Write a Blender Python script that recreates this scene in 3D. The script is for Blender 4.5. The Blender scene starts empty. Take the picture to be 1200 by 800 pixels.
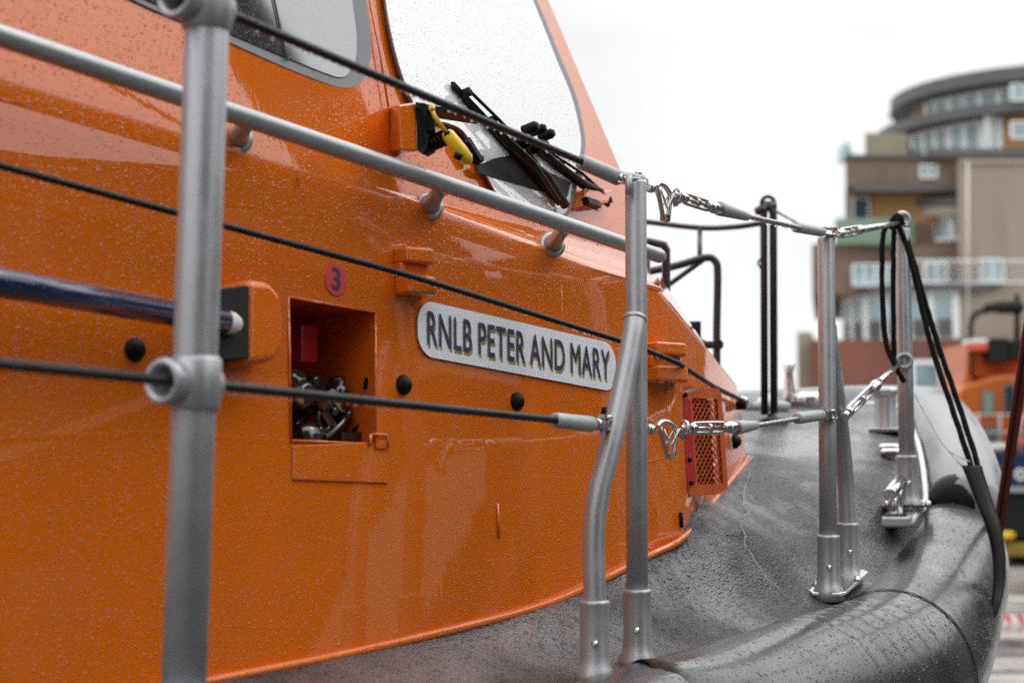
import bpy, bmesh, math, random
import numpy as np
from mathutils import Vector as V, Matrix
random.seed(7)
PI = math.pi
H = 1.9                       # eye height over the quay
F = 2000.0                    # focal length in photo pixels (60 mm on 36 mm / 1200 px)
PITCH = math.atan(120 / 2000)
scn = bpy.context.scene
COL = scn.collection

def P(u, v, d):               # photo estimate: point at forward distance d (metres)
    t = (400 - v) / F
    y = math.cos(PITCH) - math.sin(PITCH) * t
    z = math.sin(PITCH) + math.cos(PITCH) * t
    k = d / y
    return V(((u - 600) / F * k, d, z * k + H))
CAM = V((0, 0, H))

def hit(u, v, p0, n):         # where that line of sight meets a plane
    r = P(u, v, 1.0) - CAM
    return CAM + r * ((p0 - CAM).dot(n) / r.dot(n))

# ------------------------------------------------------------------ materials
def newmat(name):
    m = bpy.data.materials.new(name); m.use_nodes = True
    nt = m.node_tree; nt.nodes.clear()
    out = nt.nodes.new('ShaderNodeOutputMaterial')
    b = nt.nodes.new('ShaderNodeBsdfPrincipled')
    nt.links.new(b.outputs[0], out.inputs[0])
    return m, nt, b

def N(nt, typ, **kw):
    n = nt.nodes.new(typ)
    for k, v in kw.items():
        if k in n.inputs: n.inputs[k].default_value = v
        else: setattr(n, k, v)
    return n

def droplets(nt, co, scale, thr=0.30, lo=0.25):
    """height field of separate water beads: cells of random size"""
    vo = N(nt, 'ShaderNodeTexVoronoi', Scale=scale)
    nt.links.new(co, vo.inputs['Vector'])
    sep = N(nt, 'ShaderNodeSeparateColor'); nt.links.new(vo.outputs['Color'], sep.inputs[0])
    r = N(nt, 'ShaderNodeMapRange'); r.inputs['To Min'].default_value = lo * thr; r.inputs['To Max'].default_value = thr
    nt.links.new(sep.outputs[0], r.inputs['Value'])
    d = N(nt, 'ShaderNodeMath', operation='DIVIDE'); nt.links.new(vo.outputs['Distance'], d.inputs[0]); nt.links.new(r.outputs[0], d.inputs[1])
    sq = N(nt, 'ShaderNodeMath', operation='MULTIPLY'); nt.links.new(d.outputs[0], sq.inputs[0]); nt.links.new(d.outputs[0], sq.inputs[1])
    s = N(nt, 'ShaderNodeMath', operation='SUBTRACT', use_clamp=True); s.inputs[0].default_value = 1; nt.links.new(sq.outputs[0], s.inputs[1])
    q = N(nt, 'ShaderNodeMath', operation='SQRT'); nt.links.new(s.outputs[0], q.inputs[0])
    mu = N(nt, 'ShaderNodeMath', operation='MULTIPLY'); nt.links.new(q.outputs[0], mu.inputs[0]); nt.links.new(r.outputs[0], mu.inputs[1])
    return mu.outputs[0]

def add(nt, a, b):
    s = N(nt, 'ShaderNodeMath', operation='ADD'); nt.links.new(a, s.inputs[0]); nt.links.new(b, s.inputs[1]); return s.outputs[0]

def mat(name, col, rough=0.5, metal=0.0, var=0.0, vscale=8.0, bump=0.0, bscale=60.0, drops=None, dstr=0.6, coat=0.0,
        coatr=0.03, spec=0.5, ior=1.45, stretch=None, rvar=0.0, dthr=0.3, coatior=1.5):
    m, nt, b = newmat(name)
    tc = N(nt, 'ShaderNodeTexCoord'); co = tc.outputs['Object']
    if stretch:
        mp = N(nt, 'ShaderNodeMapping'); mp.inputs['Scale'].default_value = stretch
        nt.links.new(co, mp.inputs[0]); co2 = mp.outputs[0]
    else: co2 = co
    b.inputs['Base Color'].default_value = (*col, 1)
    b.inputs['Roughness'].default_value = rough
    b.inputs['Metallic'].default_value = metal
    b.inputs['Coat Weight'].default_value = coat
    b.inputs['Coat Roughness'].default_value = coatr; b.inputs['Coat IOR'].default_value = coatior
    b.inputs['Specular IOR Level'].default_value = spec
    b.inputs['IOR'].default_value = ior
    if var or rvar:
        no = N(nt, 'ShaderNodeTexNoise', Scale=vscale, Detail=6.0, Roughness=0.6)
        nt.links.new(co2, no.inputs['Vector'])
        if var:
            mr = N(nt, 'ShaderNodeMapRange'); mr.inputs['From Min'].default_value = .3; mr.inputs['From Max'].default_value = .7
            mr.inputs['To Min'].default_value = 1 - var; mr.inputs['To Max'].default_value = 1 + var
            nt.links.new(no.outputs['Fac'], mr.inputs['Value'])
            mx = N(nt, 'ShaderNodeVectorMath', operation='SCALE'); mx.inputs[0].default_value = col
            nt.links.new(mr.outputs[0], mx.inputs['Scale']); nt.links.new(mx.outputs[0], b.inputs['Base Color'])
        if rvar:
            mr = N(nt, 'ShaderNodeMapRange'); mr.inputs['From Min'].default_value = .35; mr.inputs['From Max'].default_value = .65
            mr.inputs['To Min'].default_value = max(.02, rough - rvar); mr.inputs['To Max'].default_value = rough + rvar
            nt.links.new(no.outputs['Fac'], mr.inputs['Value']); nt.links.new(mr.outputs[0], b.inputs['Roughness'])
    prev = None
    if bump:
        no = N(nt, 'ShaderNodeTexNoise', Scale=bscale, Detail=4.0, Roughness=0.6)
        nt.links.new(co2, no.inputs['Vector'])
        bn = N(nt, 'ShaderNodeBump', Strength=bump, Distance=0.01)
        nt.links.new(no.outputs['Fac'], bn.inputs['Height']); prev = bn
    if drops:
        h = None
        for s in drops:
            dh = droplets(nt, co, s, dthr)
            mu = N(nt, 'ShaderNodeMath', operation='DIVIDE'); nt.links.new(dh, mu.inputs[0]); mu.inputs[1].default_value = s
            h = mu.outputs[0] if h is None else add(nt, h, mu.outputs[0])
        bn = N(nt, 'ShaderNodeBump', Strength=dstr, Distance=1.0)
        nt.links.new(h, bn.inputs['Height'])
        if prev: nt.links.new(prev.outputs[0], bn.inputs['Normal'])
        prev = bn
    if prev:
        nt.links.new(prev.outputs[0], b.inputs['Normal'])
        if coat: nt.links.new(prev.outputs[0], b.inputs['Coat Normal'])
    return m

M = {}
M['orange'] = mat('orange_paint', (.70, .138, .0005), .5, spec=0.0, coat=1.0, coatr=.02, drops=(125, 210, 360), dstr=1.0, dthr=.31, coatior=1.72, var=.06, vscale=3, bump=.022, bscale=16, stretch=(1, 1, .16))
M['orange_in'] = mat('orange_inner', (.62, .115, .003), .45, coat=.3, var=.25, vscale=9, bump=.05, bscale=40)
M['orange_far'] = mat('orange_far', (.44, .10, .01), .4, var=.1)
M['steel'] = mat('matt_aluminium', (.42, .43, .445), .42, metal=.5, drops=(260,), dstr=.2, var=.10, vscale=14, bump=.03, bscale=120, rvar=.08)
M['rail'] = mat('painted_rail', (.42, .43, .44), .28, metal=.45, drops=(230,), dstr=.3, var=.08, vscale=10)
M['chrome'] = mat('wet_stainless', (.62, .62, .61), .16, metal=1.0, drops=(330,), dstr=.5, var=.12, vscale=40)
M['pipe'] = mat('dull_steel', (.12, .12, .12), .2, metal=.9, var=.3, vscale=60)
M['swage'] = mat('grey_swage', (.40, .42, .415), .45, metal=.2, drops=(300,), dstr=.8, var=.12, vscale=50)
M['wire'] = mat('coated_wire', (.010, .010, .011), .42, drops=(260,), dstr=.8, spec=.35)
M['bare_wire'] = mat('bare_wire', (.42, .41, .40), .3, metal=.9, bump=.4, bscale=300)
M['blackrope'] = mat('black_rope', (.004, .004, .004), .75, spec=.2, bump=.6, bscale=300)
M['black'] = mat('black_rubber', (.005, .005, .0055), .5, spec=.2, drops=(230,), dstr=.8)
M['blackmatt'] = mat('black_matt', (.006, .006, .007), .75)
M['blackpaint'] = mat('black_paint', (.016, .018, .024), .35, coat=.3, drops=(200,), dstr=.3)
M['navy'] = mat('navy_pole', (.006, .014, .060), .22, coat=1, coatr=.05, drops=(160, 280), dstr=.4)
M['white'] = mat('white_plastic', (.72, .71, .68), .4, drops=(200,), dstr=.4)
M['plate'] = mat('plate_white', (.86, .88, .92), .33, drops=(240,), dstr=.35, var=.03, vscale=6)
M['letter'] = mat('letter_blue', (.050, .050, .115), .4)
M['gold'] = mat('letter_gold', (.34, .27, .085), .45)
M['pink'] = mat('sticker_pink', (.62, .065, .065), .4)
M['yellow'] = mat('yellow_plastic', (.80, .52, .01), .35, coat=.4, drops=(230,), dstr=.5)
M['redgrille'] = mat('red_orange', (.58, .095, .010), .40, coat=.5, drops=(230,), dstr=.5, var=.15, vscale=20)
M['red'] = mat('red_side', (.48, .014, .008), .35, coat=.5, drops=(230,), dstr=.5)
M['strap'] = mat('red_strap', (.22, .045, .030), .55, bump=.4, bscale=180, var=.2, vscale=40)
M['seal'] = mat('grey_seal', (.16, .17, .185), .40, drops=(230,), dstr=.5, var=.08)
M['glass'] = mat('side_glass', (.006, .009, .018), .04, ior=2.9, drops=(190, 340), dstr=.9, dthr=.26)
M['screen'] = mat('screen_glass', (.82, .84, .86), .03, ior=2.05, drops=(120, 210, 360), dstr=1.2, dthr=.30)  # pale base colour stands in for the sky reflected in the screen
M['tube'] = mat('wet_rubber', (.034, .035, .038), .34, coat=.55, coatr=.14, spec=.35, drops=(75, 150, 280), dstr=.9, var=.4, vscale=6, bump=.10, bscale=26, rvar=.16, dthr=.33)
M['fender'] = mat('bow_rubber', (.20, .203, .210), .28, drops=(140, 260), dstr=.5, var=.25, vscale=6, bump=.12, bscale=20, rvar=.1)
M['hull'] = mat('hull_navy', (.01, .018, .06), .3, coat=.5)
M['woodblock'] = mat('cradle_timber', (.18, .11, .06), .7, var=.3, vscale=6, bump=.3, bscale=30)

def deck_mat():
    m, nt, b = newmat('wet_nonslip_deck')
    tc = N(nt, 'ShaderNodeTexCoord'); co = tc.outputs['Object']
    big = N(nt, 'ShaderNodeTexNoise', Scale=2.6, Detail=5.0, Roughness=.6); nt.links.new(co, big.inputs['Vector'])
    cr = N(nt, 'ShaderNodeValToRGB'); nt.links.new(big.outputs['Fac'], cr.inputs[0])
    cr.color_ramp.elements[0].position = .38; cr.color_ramp.elements[0].color = (.040, .041, .045, 1)
    cr.color_ramp.elements[1].position = .66; cr.color_ramp.elements[1].color = (.070, .072, .077, 1)
    nt.links.new(cr.outputs[0], b.inputs['Base Color'])
    rr = N(nt, 'ShaderNodeMapRange'); rr.inputs['From Min'].default_value = .4; rr.inputs['From Max'].default_value = .62
    rr.inputs['To Min'].default_value = .28; rr.inputs['To Max'].default_value = .13
    nt.links.new(big.outputs['Fac'], rr.inputs['Value']); nt.links.new(rr.outputs[0], b.inputs['Roughness'])
    g2 = N(nt, 'ShaderNodeTexNoise', Scale=170.0, Detail=4.0); nt.links.new(co, g2.inputs['Vector'])
    s = g2.outputs['Fac']
    for sc__, k_ in ((75, 1.2), (130, .9)):
        m_g = N(nt, 'ShaderNodeMath', operation='MULTIPLY'); nt.links.new(droplets(nt, co, sc__, .42, .15), m_g.inputs[0]); m_g.inputs[1].default_value = 2.2 * k_
        s = add(nt, s, m_g.outputs[0])
    bn = N(nt, 'ShaderNodeBump', Strength=.65, Distance=.008); nt.links.new(s, bn.inputs['Height'])
    wet = N(nt, 'ShaderNodeMapRange'); wet.inputs['From Min'].default_value = .42; wet.inputs['From Max'].default_value = .64
    wet.inputs['To Min'].default_value = 1.0; wet.inputs['To Max'].default_value = .6
    nt.links.new(big.outputs['Fac'], wet.inputs['Value']); nt.links.new(wet.outputs[0], bn.inputs['Strength'])
    nt.links.new(bn.outputs[0], b.inputs['Normal'])
    b2_ = N(nt, 'ShaderNodeBump', Strength=.8, Distance=.005); nt.links.new(s, b2_.inputs['Height']); nt.links.new(b2_.outputs[0], b.inputs['Coat Normal'])
    cw = N(nt, 'ShaderNodeMapRange'); cw.inputs['From Min'].default_value = .42; cw.inputs['From Max'].default_value = .60; cw.inputs['To Min'].default_value = .0; cw.inputs['To Max'].default_value = .9; b.inputs['Specular IOR Level'].default_value = .3
    nt.links.new(big.outputs['Fac'], cw.inputs['Value']); nt.links.new(cw.outputs[0], b.inputs['Coat Weight']); b.inputs['Coat Roughness'].default_value = .10; b.inputs['Coat IOR'].default_value = 1.5
    return m
M['deck'] = deck_mat()

def ground_mat():
    m, nt, b = newmat('wet_quay_paving')
    tc = N(nt, 'ShaderNodeTexCoord'); co = tc.outputs['Object']
    mp = N(nt, 'ShaderNodeMapping'); mp.inputs['Scale'].default_value = (.25, 1.6, 1); mp.inputs['Rotation'].default_value = (0, 0, .12); nt.links.new(co, mp.inputs[0])
    no = N(nt, 'ShaderNodeTexNoise', Scale=.9, Detail=8.0, Roughness=.65); nt.links.new(mp.outputs[0], no.inputs['Vector'])
    cr = N(nt, 'ShaderNodeValToRGB'); nt.links.new(no.outputs['Fac'], cr.inputs[0])
    cr.color_ramp.elements[0].position = .36; cr.color_ramp.elements[0].color = (.10, .09, .085, 1)
    cr.color_ramp.elements[1].position = .60; cr.color_ramp.elements[1].color = (.40, .38, .36, 1)
    br = N(nt, 'ShaderNodeTexBrick', Scale=1.0); br.inputs['Color1'].default_value = (1, 1, 1, 1); br.inputs['Color2'].default_value = (.85, .85, .85, 1)
    br.inputs['Mortar'].default_value = (.25, .24, .23, 1); br.inputs['Mortar Size'].default_value = .02; br.inputs['Brick Width'].default_value = 1.2; br.inputs['Row Height'].default_value = .6
    nt.links.new(co, br.inputs['Vector'])
    mx = N(nt, 'ShaderNodeMix', data_type='RGBA', blend_type='MULTIPLY'); mx.inputs['Factor'].default_value = .7
    nt.links.new(cr.outputs[0], mx.inputs[6]); nt.links.new(br.outputs[0], mx.inputs[7])
    nt.links.new(mx.outputs[2], b.inputs['Base Color'])
    rr = N(nt, 'ShaderNodeMapRange'); rr.inputs['From Min'].default_value = .4; rr.inputs['From Max'].default_value = .6
    rr.inputs['To Min'].default_value = .12; rr.inputs['To Max'].default_value = .4
    nt.links.new(no.outputs['Fac'], rr.inputs['Value']); nt.links.new(rr.outputs[0], b.inputs['Roughness'])
    return m
M['ground'] = ground_mat()

def brick_mat(name, c1, c2, mortar):
    m, nt, b = newmat(name)
    tc = N(nt, 'ShaderNodeTexCoord'); mp = N(nt, 'ShaderNodeMapping'); mp.inputs['Rotation'].default_value = (PI / 2, 0, 0)
    nt.links.new(tc.outputs['Object'], mp.inputs[0])
    br = N(nt, 'ShaderNodeTexBrick', Scale=4.0); nt.links.new(mp.outputs[0], br.inputs['Vector'])
    br.inputs['Color1'].default_value = (*c1, 1); br.inputs['Color2'].default_value = (*c2, 1); br.inputs['Mortar'].default_value = (*mortar, 1)
    no = N(nt, 'ShaderNodeTexNoise', Scale=.35, Detail=6.0); nt.links.new(tc.outputs['Object'], no.inputs['Vector'])
    mr = N(nt, 'ShaderNodeMapRange'); mr.inputs['From Min'].default_value = .3; mr.inputs['From Max'].default_value = .7
    mr.inputs['To Min'].default_value = .7; mr.inputs['To Max'].default_value = 1.2; nt.links.new(no.outputs['Fac'], mr.inputs['Value'])
    sc = N(nt, 'ShaderNodeVectorMath', operation='SCALE'); nt.links.new(br.outputs[0], sc.inputs[0]); nt.links.new(mr.outputs[0], sc.inputs['Scale'])
    nt.links.new(sc.outputs[0], b.inputs['Base Color']); b.inputs['Roughness'].default_value = .8
    return m
M['redbrick'] = brick_mat('red_brick', (.19, .058, .032), (.15, .045, .026), (.20, .12, .09))
M['brownbrick'] = brick_mat('brown_brick', (.17, .120, .090), (.22, .140, .10), (.24, .20, .16))
st = (.9, .9, .12)
M['ochre'] = mat('ochre_render', (.38, .215, .085), .8, var=.12, vscale=.6)
M['beige'] = mat('beige_render', (.30, .245, .195), .8, var=.14, vscale=.6, stretch=(.9, .9, .15))
M['olive'] = mat('olive_panel', (.26, .24, .165), .7, var=.1, vscale=.5)
M['slab'] = mat('dark_slab', (.105, .102, .105), .6, var=.1, vscale=.5)
M['soffit'] = mat('pale_soffit', (.42, .38, .32), .7)
M['wframe'] = mat('white_frame', (.78, .80, .80), .5)
M['bglass'] = mat('building_glass', (.30, .40, .43), .12, ior=1.6, var=.45, vscale=.35)
M['darkglass'] = mat('dark_glass', (.03, .045, .06), .1)
M['balglass'] = mat('green_balustrade', (.20, .29, .22), .15, var=.1, vscale=.5)
M['screeng'] = mat('teal_screen', (.18, .33, .33), .15)
M['shed'] = mat('shed_cladding', (.028, .018, .012), .7, var=.15, vscale=.3)
M['warehouse'] = mat('warehouse_wall', (.085, .060, .050), .8, var=.2, vscale=.2)
M['coral'] = mat('coral_buoy', (.75, .12, .07), .5)
M['tape'] = mat('tape_white', (.8, .78, .76), .4)
M['tapered'] = mat('tape_red', (.62, .03, .04), .4)

# ------------------------------------------------------------------ mesh helpers
class MB:
    def __init__(s): s.v = []; s.f = []; s.sm = []
    def addv(s, pts):
        i = len(s.v); s.v += [tuple(p) for p in pts]; return i
    def face(s, idx, smooth=False): s.f.append(tuple(idx)); s.sm.append(smooth)
    def box(s, c, ax, ay, az, hx, hy, hz):
        i = s.addv([c + ax * (a * hx) + ay * (b * hy) + az * (g * hz) for a in (-1, 1) for b in (-1, 1) for g in (-1, 1)])
        for q in ((0, 1, 3, 2), (4, 6, 7, 5), (0, 4, 5, 1), (2, 3, 7, 6), (0, 2, 6, 4), (1, 5, 7, 3)): s.face([i + k for k in q])
        return s
    def prism(s, pts, off):            # polygon pts extruded by vector off
        n = len(pts); i = s.addv(pts); j = s.addv([p + off for p in pts])
        s.face(range(i, i + n)); s.face([j + n - 1 - k for k in range(n)])
        for k in range(n): s.face([i + (k + 1) % n, i + k, j + k, j + (k + 1) % n])
        return s
    def rings(s, rings, caps=True, smooth=True, closed=False):
        n = len(rings[0]); ids = [s.addv(r) for r in rings]
        m = len(ids)
        for a in range(m if closed else m - 1):
            A = ids[a]; B = ids[(a + 1) % m]
            for k in range(n): s.face([A + k, A + (k + 1) % n, B + (k + 1) % n, B + k], smooth)
        if caps and not closed:
            s.face([ids[0] + n - 1 - k for k in range(n)]); s.face([ids[-1] + k for k in range(n)])
        return s
    def tube(s, pts, r, n=14, caps=True, lobes=0, lobe_amp=.12, pitch=.03):
        pts = [V(p) for p in pts]
        rr = r if isinstance(r, (list, tuple)) else [r] * len(pts)
        t0 = (pts[1] - pts[0]).normalized()
        a = t0.orthogonal().normalized(); out = []; L = 0
        for i, p in enumerate(pts):
            if i == 0: t = t0
            elif i == len(pts) - 1: t = (pts[i] - pts[i - 1]).normalized()
            else: t = ((pts[i + 1] - p).normalized() + (p - pts[i - 1]).normalized()).normalized()
            if i: L += (p - pts[i - 1]).length
            a = (a - t * a.dot(t)).normalized(); b = t.cross(a)
            ring = []
            for k in range(n):
                th = 2 * PI * k / n
                q = rr[i] * (1 + (lobe_amp * math.cos(lobes * (th + 2 * PI * L / pitch)) if lobes else 0))
                ring.append(p + a * (math.cos(th) * q) + b * (math.sin(th) * q))
            out.append(ring)
        return s.rings(out, caps)
    def lathe(s, p, ax, prof, n=20, caps=True):   # prof: (distance along ax, radius)
        ax = ax.normalized(); a = ax.orthogonal().normalized(); b = ax.cross(a)
        return s.rings([[p + ax * z + a * (math.cos(2 * PI * k / n) * r) + b * (math.sin(2 * PI * k / n) * r) for k in range(n)] for z, r in prof], caps)
    def torus(s, c, ax, R, r, n=24, m=10, sx=1.0, sy=1.0, a=None):
        ax = ax.normalized(); a = (a or ax.orthogonal()).normalized(); a = (a - ax * a.dot(ax)).normalized(); b = ax.cross(a); out = []
        for k in range(n):
            th = 2 * PI * k / n; e = a * math.cos(th) + b * math.sin(th)
            o = a * (math.cos(th) * R * sx) + b * (math.sin(th) * R * sy)
            out.append([c + o + e * (math.cos(2 * PI * j / m) * r) + ax * (math.sin(2 * PI * j / m) * r) for j in range(m)])
        return s.rings(out, False, True, True)

def obj(name, mb, m, parent=None, label=None, bevel=0, merge=False, seg=3, smooth=False):
    me = bpy.data.meshes.new(name)
    off = V((0, 0, 0)); q = parent
    while q is not None:
        off += q.location; q = q.parent
    me.from_pydata([(x - off.x, y - off.y, z - off.z) for x, y, z in mb.v], [], mb.f)
    bm = bmesh.new(); bm.from_mesh(me)
    for f, sflag in zip(bm.faces, mb.sm): f.smooth = sflag or smooth
    if merge: bmesh.ops.remove_doubles(bm, verts=bm.verts, dist=merge if merge is not True else 1e-4)
    bmesh.ops.recalc_face_normals(bm, faces=bm.faces)
    bm.to_mesh(me); bm.free()
    for x in (m if isinstance(m, list) else [m]): me.materials.append(x)
    o = bpy.data.objects.new(name, me); COL.objects.link(o)
    if parent: o.parent = parent
    if label: o['label'] = label
    if bevel:
        b = o.modifiers.new('Bevel', 'BEVEL'); b.width = bevel; b.segments = seg; b.limit_method = 'ANGLE'; b.angle_limit = math.radians(25)
        b.harden_normals = True
        for p in me.polygons: p.use_smooth = True
    return o

def empty(name, loc, label, cat, group=None):
    o = bpy.data.objects.new(name, None); COL.objects.link(o); o.location = loc; o.empty_display_size = .1
    tag(o, label, cat, group); return o
def tag(o, label=None, cat=None, group=None, kind=None):
    if label: o['label'] = label
    if cat: o['category'] = cat
    if group: o['group'] = group
    if kind: o['kind'] = kind
    return o

def smooth_path(pts, n=8):             # Catmull-Rom
    pts = [V(p) for p in pts]; out = []
    for i in range(len(pts) - 1):
        p0 = pts[max(i - 1, 0)]; p1 = pts[i]; p2 = pts[i + 1]; p3 = pts[min(i + 2, len(pts) - 1)]
        for k in range(n):
            t = k / n
            out.append(.5 * ((2 * p1) + (p2 - p0) * t + (2 * p0 - 5 * p1 + 4 * p2 - p3) * t * t + (3 * p1 - p0 - 3 * p2 + p3) * t ** 3))
    out.append(pts[-1]); return out
def straight(a, b, step=.01):
    n = max(2, int((b - a).length / step)); return [a.lerp(b, k / n) for k in range(n + 1)]
X, Y, Z = V((1, 0, 0)), V((0, 1, 0)), V((0, 0, 1))

# ------------------------------------------------------------------ the boat: reference planes
boat = empty('lifeboat', V((0, 4, 0)), 'orange lifeboat with grey wet deck and guard rails filling the foreground', 'lifeboat')
dW = lambda u: 1 / (2.184e-4 * (2053 - u))
A_ = P(250, 520, dW(250)); B_ = P(745, 520, dW(745))
T = (B_ - A_).normalized()                         # along the boat, towards the bow
NW0 = V((T.y, -T.x, 0))                            # outboard
TUM = math.radians(4)
NW = (NW0 * math.cos(TUM) + Z * math.sin(TUM)).normalized()
UW = NW.cross(T).normalized()
if UW.z < 0: UW = -UW
def W(u, v, off=0.0): return hit(u, v, B_ + NW * off, NW)
kd = (W(735, 325) - W(0, 112)).normalized()        # knuckle direction, falls 4.5 deg to the bow
PU = NW.cross(kd).normalized()
if PU.z < 0: PU = -PU
BT = math.radians(18)
nb = NW0 * math.cos(BT) + Z * math.sin(BT); nb = (nb - kd * nb.dot(kd)).normalized()
K0 = W(0, 88)
def Bp(u, v, off=0.0): return hit(u, v, K0 + nb * off, nb)
D0 = Bp(474, 229); D1 = Bp(424, -30); D2 = P(735, 212, 4.25)
ND = (D1 - D0).cross(D2 - D0).normalized()
if ND.y > 0: ND = -ND
def Dp(u, v, off=0.0): return hit(u, v, D0 + ND * off, ND)
FR = P(877, 536, 4.55)
F1 = W(800, 626); F2 = W(790, 430)
NF = (FR - F1).cross(F2 - F1).normalized()
if NF.x < 0: NF = -NF
def Fp(u, v, off=0.0): return hit(u, v, F1 + NF * off, NF)
axis_tip = V((1.30, 6.50, 0))
def mirror(p):
    w = (p - axis_tip); w.z = 0
    return p - NW0 * (2 * w.dot(NW0))

# ------------------------------------------------------------------ superstructure
def superstructure():
    bm = MB(); pts = {}
    def pt(k, p): pts[k] = bm.addv([p])
    pt('ab', W(-420, 1060)); pt('at', W(-420, 88 - .29 * 420)); pt('hbl', W(341, 516)); pt('htl', W(338, 348)); pt('htr', W(440, 366)); pt('hbr', W(440, 520))
    pt('k1', D0); pt('k2', W(772, 334)); pt('m', F2); pt('b8', W(800, 695))
    pt('bt', Bp(-420, -520)); pt('l1', Bp(345, -520))
    pt('d1', Dp(742, 306)); pt('d2', Dp(764, 326)); pt('d3', Dp(735, 212)); pt('d4', Dp(645, 0)); pt('d5', Dp(425, -520))
    pt('fr', P(880, 585, 4.56)); pt('fm', P(870, 482, 4.56)); pt('ft', P(863, 447, 4.72))
    f = lambda *k: bm.face([pts[x] for x in k])
    f('ab', 'hbl', 'htl', 'at'); f('at', 'htl', 'htr', 'k1'); f('k1', 'htr', 'hbr', 'b8', 'm', 'k2'); f('ab', 'b8', 'hbr', 'hbl')
    f('at', 'k1', 'l1', 'bt')                       # upper side with the side window
    f('k1', 'd1', 'd2', 'd3', 'd4', 'd5', 'l1')     # windscreen face
    f('k1', 'k2', 'd2', 'd1')                       # ledge under the windscreen
    f('b8', 'fr', 'fm', 'm'); f('m', 'fm', 'ft', 'k2')
    # the other half, mirrored across the centre line
    side = ['ab', 'at', 'bt', 'k2', 'b8', 'm', 'd2', 'd3', 'd4', 'd5', 'fr', 'fm', 'ft', 'l1']
    for k in side: pts['x' + k] = bm.addv([mirror(V(bm.v[pts[k]]))])
    f('at', 'ab', 'xab', 'xat'); f('at', 'xat', 'xbt', 'bt')
    f('bt', 'xbt', 'xl1', 'xd5', 'd5', 'l1')
    f('d5', 'xd5', 'xd4', 'd4'); f('d4', 'xd4', 'xd3', 'd3'); f('d3', 'xd3', 'xd2', 'd2'); f('d2', 'xd2', 'xft', 'ft', 'k2')
    f('ft', 'xft', 'xfm', 'fm'); f('fm', 'xfm', 'xfr', 'fr')
    f('xab', 'xb8', 'xm', 'xk2', 'xd2', 'xd3', 'xd4', 'xd5', 'xl1', 'xbt', 'xat'); f('xb8', 'xfr', 'xfm', 'xm'); f('xm', 'xfm', 'xft', 'xk2', )
    o = obj('wheelhouse', bm, M['orange'], boat, bevel=.022, merge=2e-4, seg=5)
    return o
wh = superstructure()

mb = MB(); mb.tube([W(-420, 112 - .29 * 420 + 8, -.004), W(0, 118, -.004), W(40, 125, -.004), W(772, 339, -.004)], .0065, 14)
obj('highlight_rib', mb, M['orange'], boat)  # thin bead added to catch a white highlight along the crease
def strip(mb, pts_a, off, w, thick):
    for a, b in zip(pts_a[:-1], pts_a[1:]):
        d = (b - a).normalized()
        mb.box((a + b) / 2 + off * thick / 2, d, off, d.cross(off), (b - a).length / 2 + .001, thick / 2, w / 2)
# flange where the wheelhouse meets the deck
fl_pts = [W(-420, 929), W(250, 796), W(425, 761), W(600, 719), W(680, 690), W(760, 650), W(800, 628), P(840, 580, 4.12), P(877, 536, 4.57)]
mb = MB()
mb.tube([p + V((.004, -.004, 0)) for p in smooth_path(fl_pts, 4)], .0075, 10)
obj('base_flange', mb, M['orange'], boat)

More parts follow.
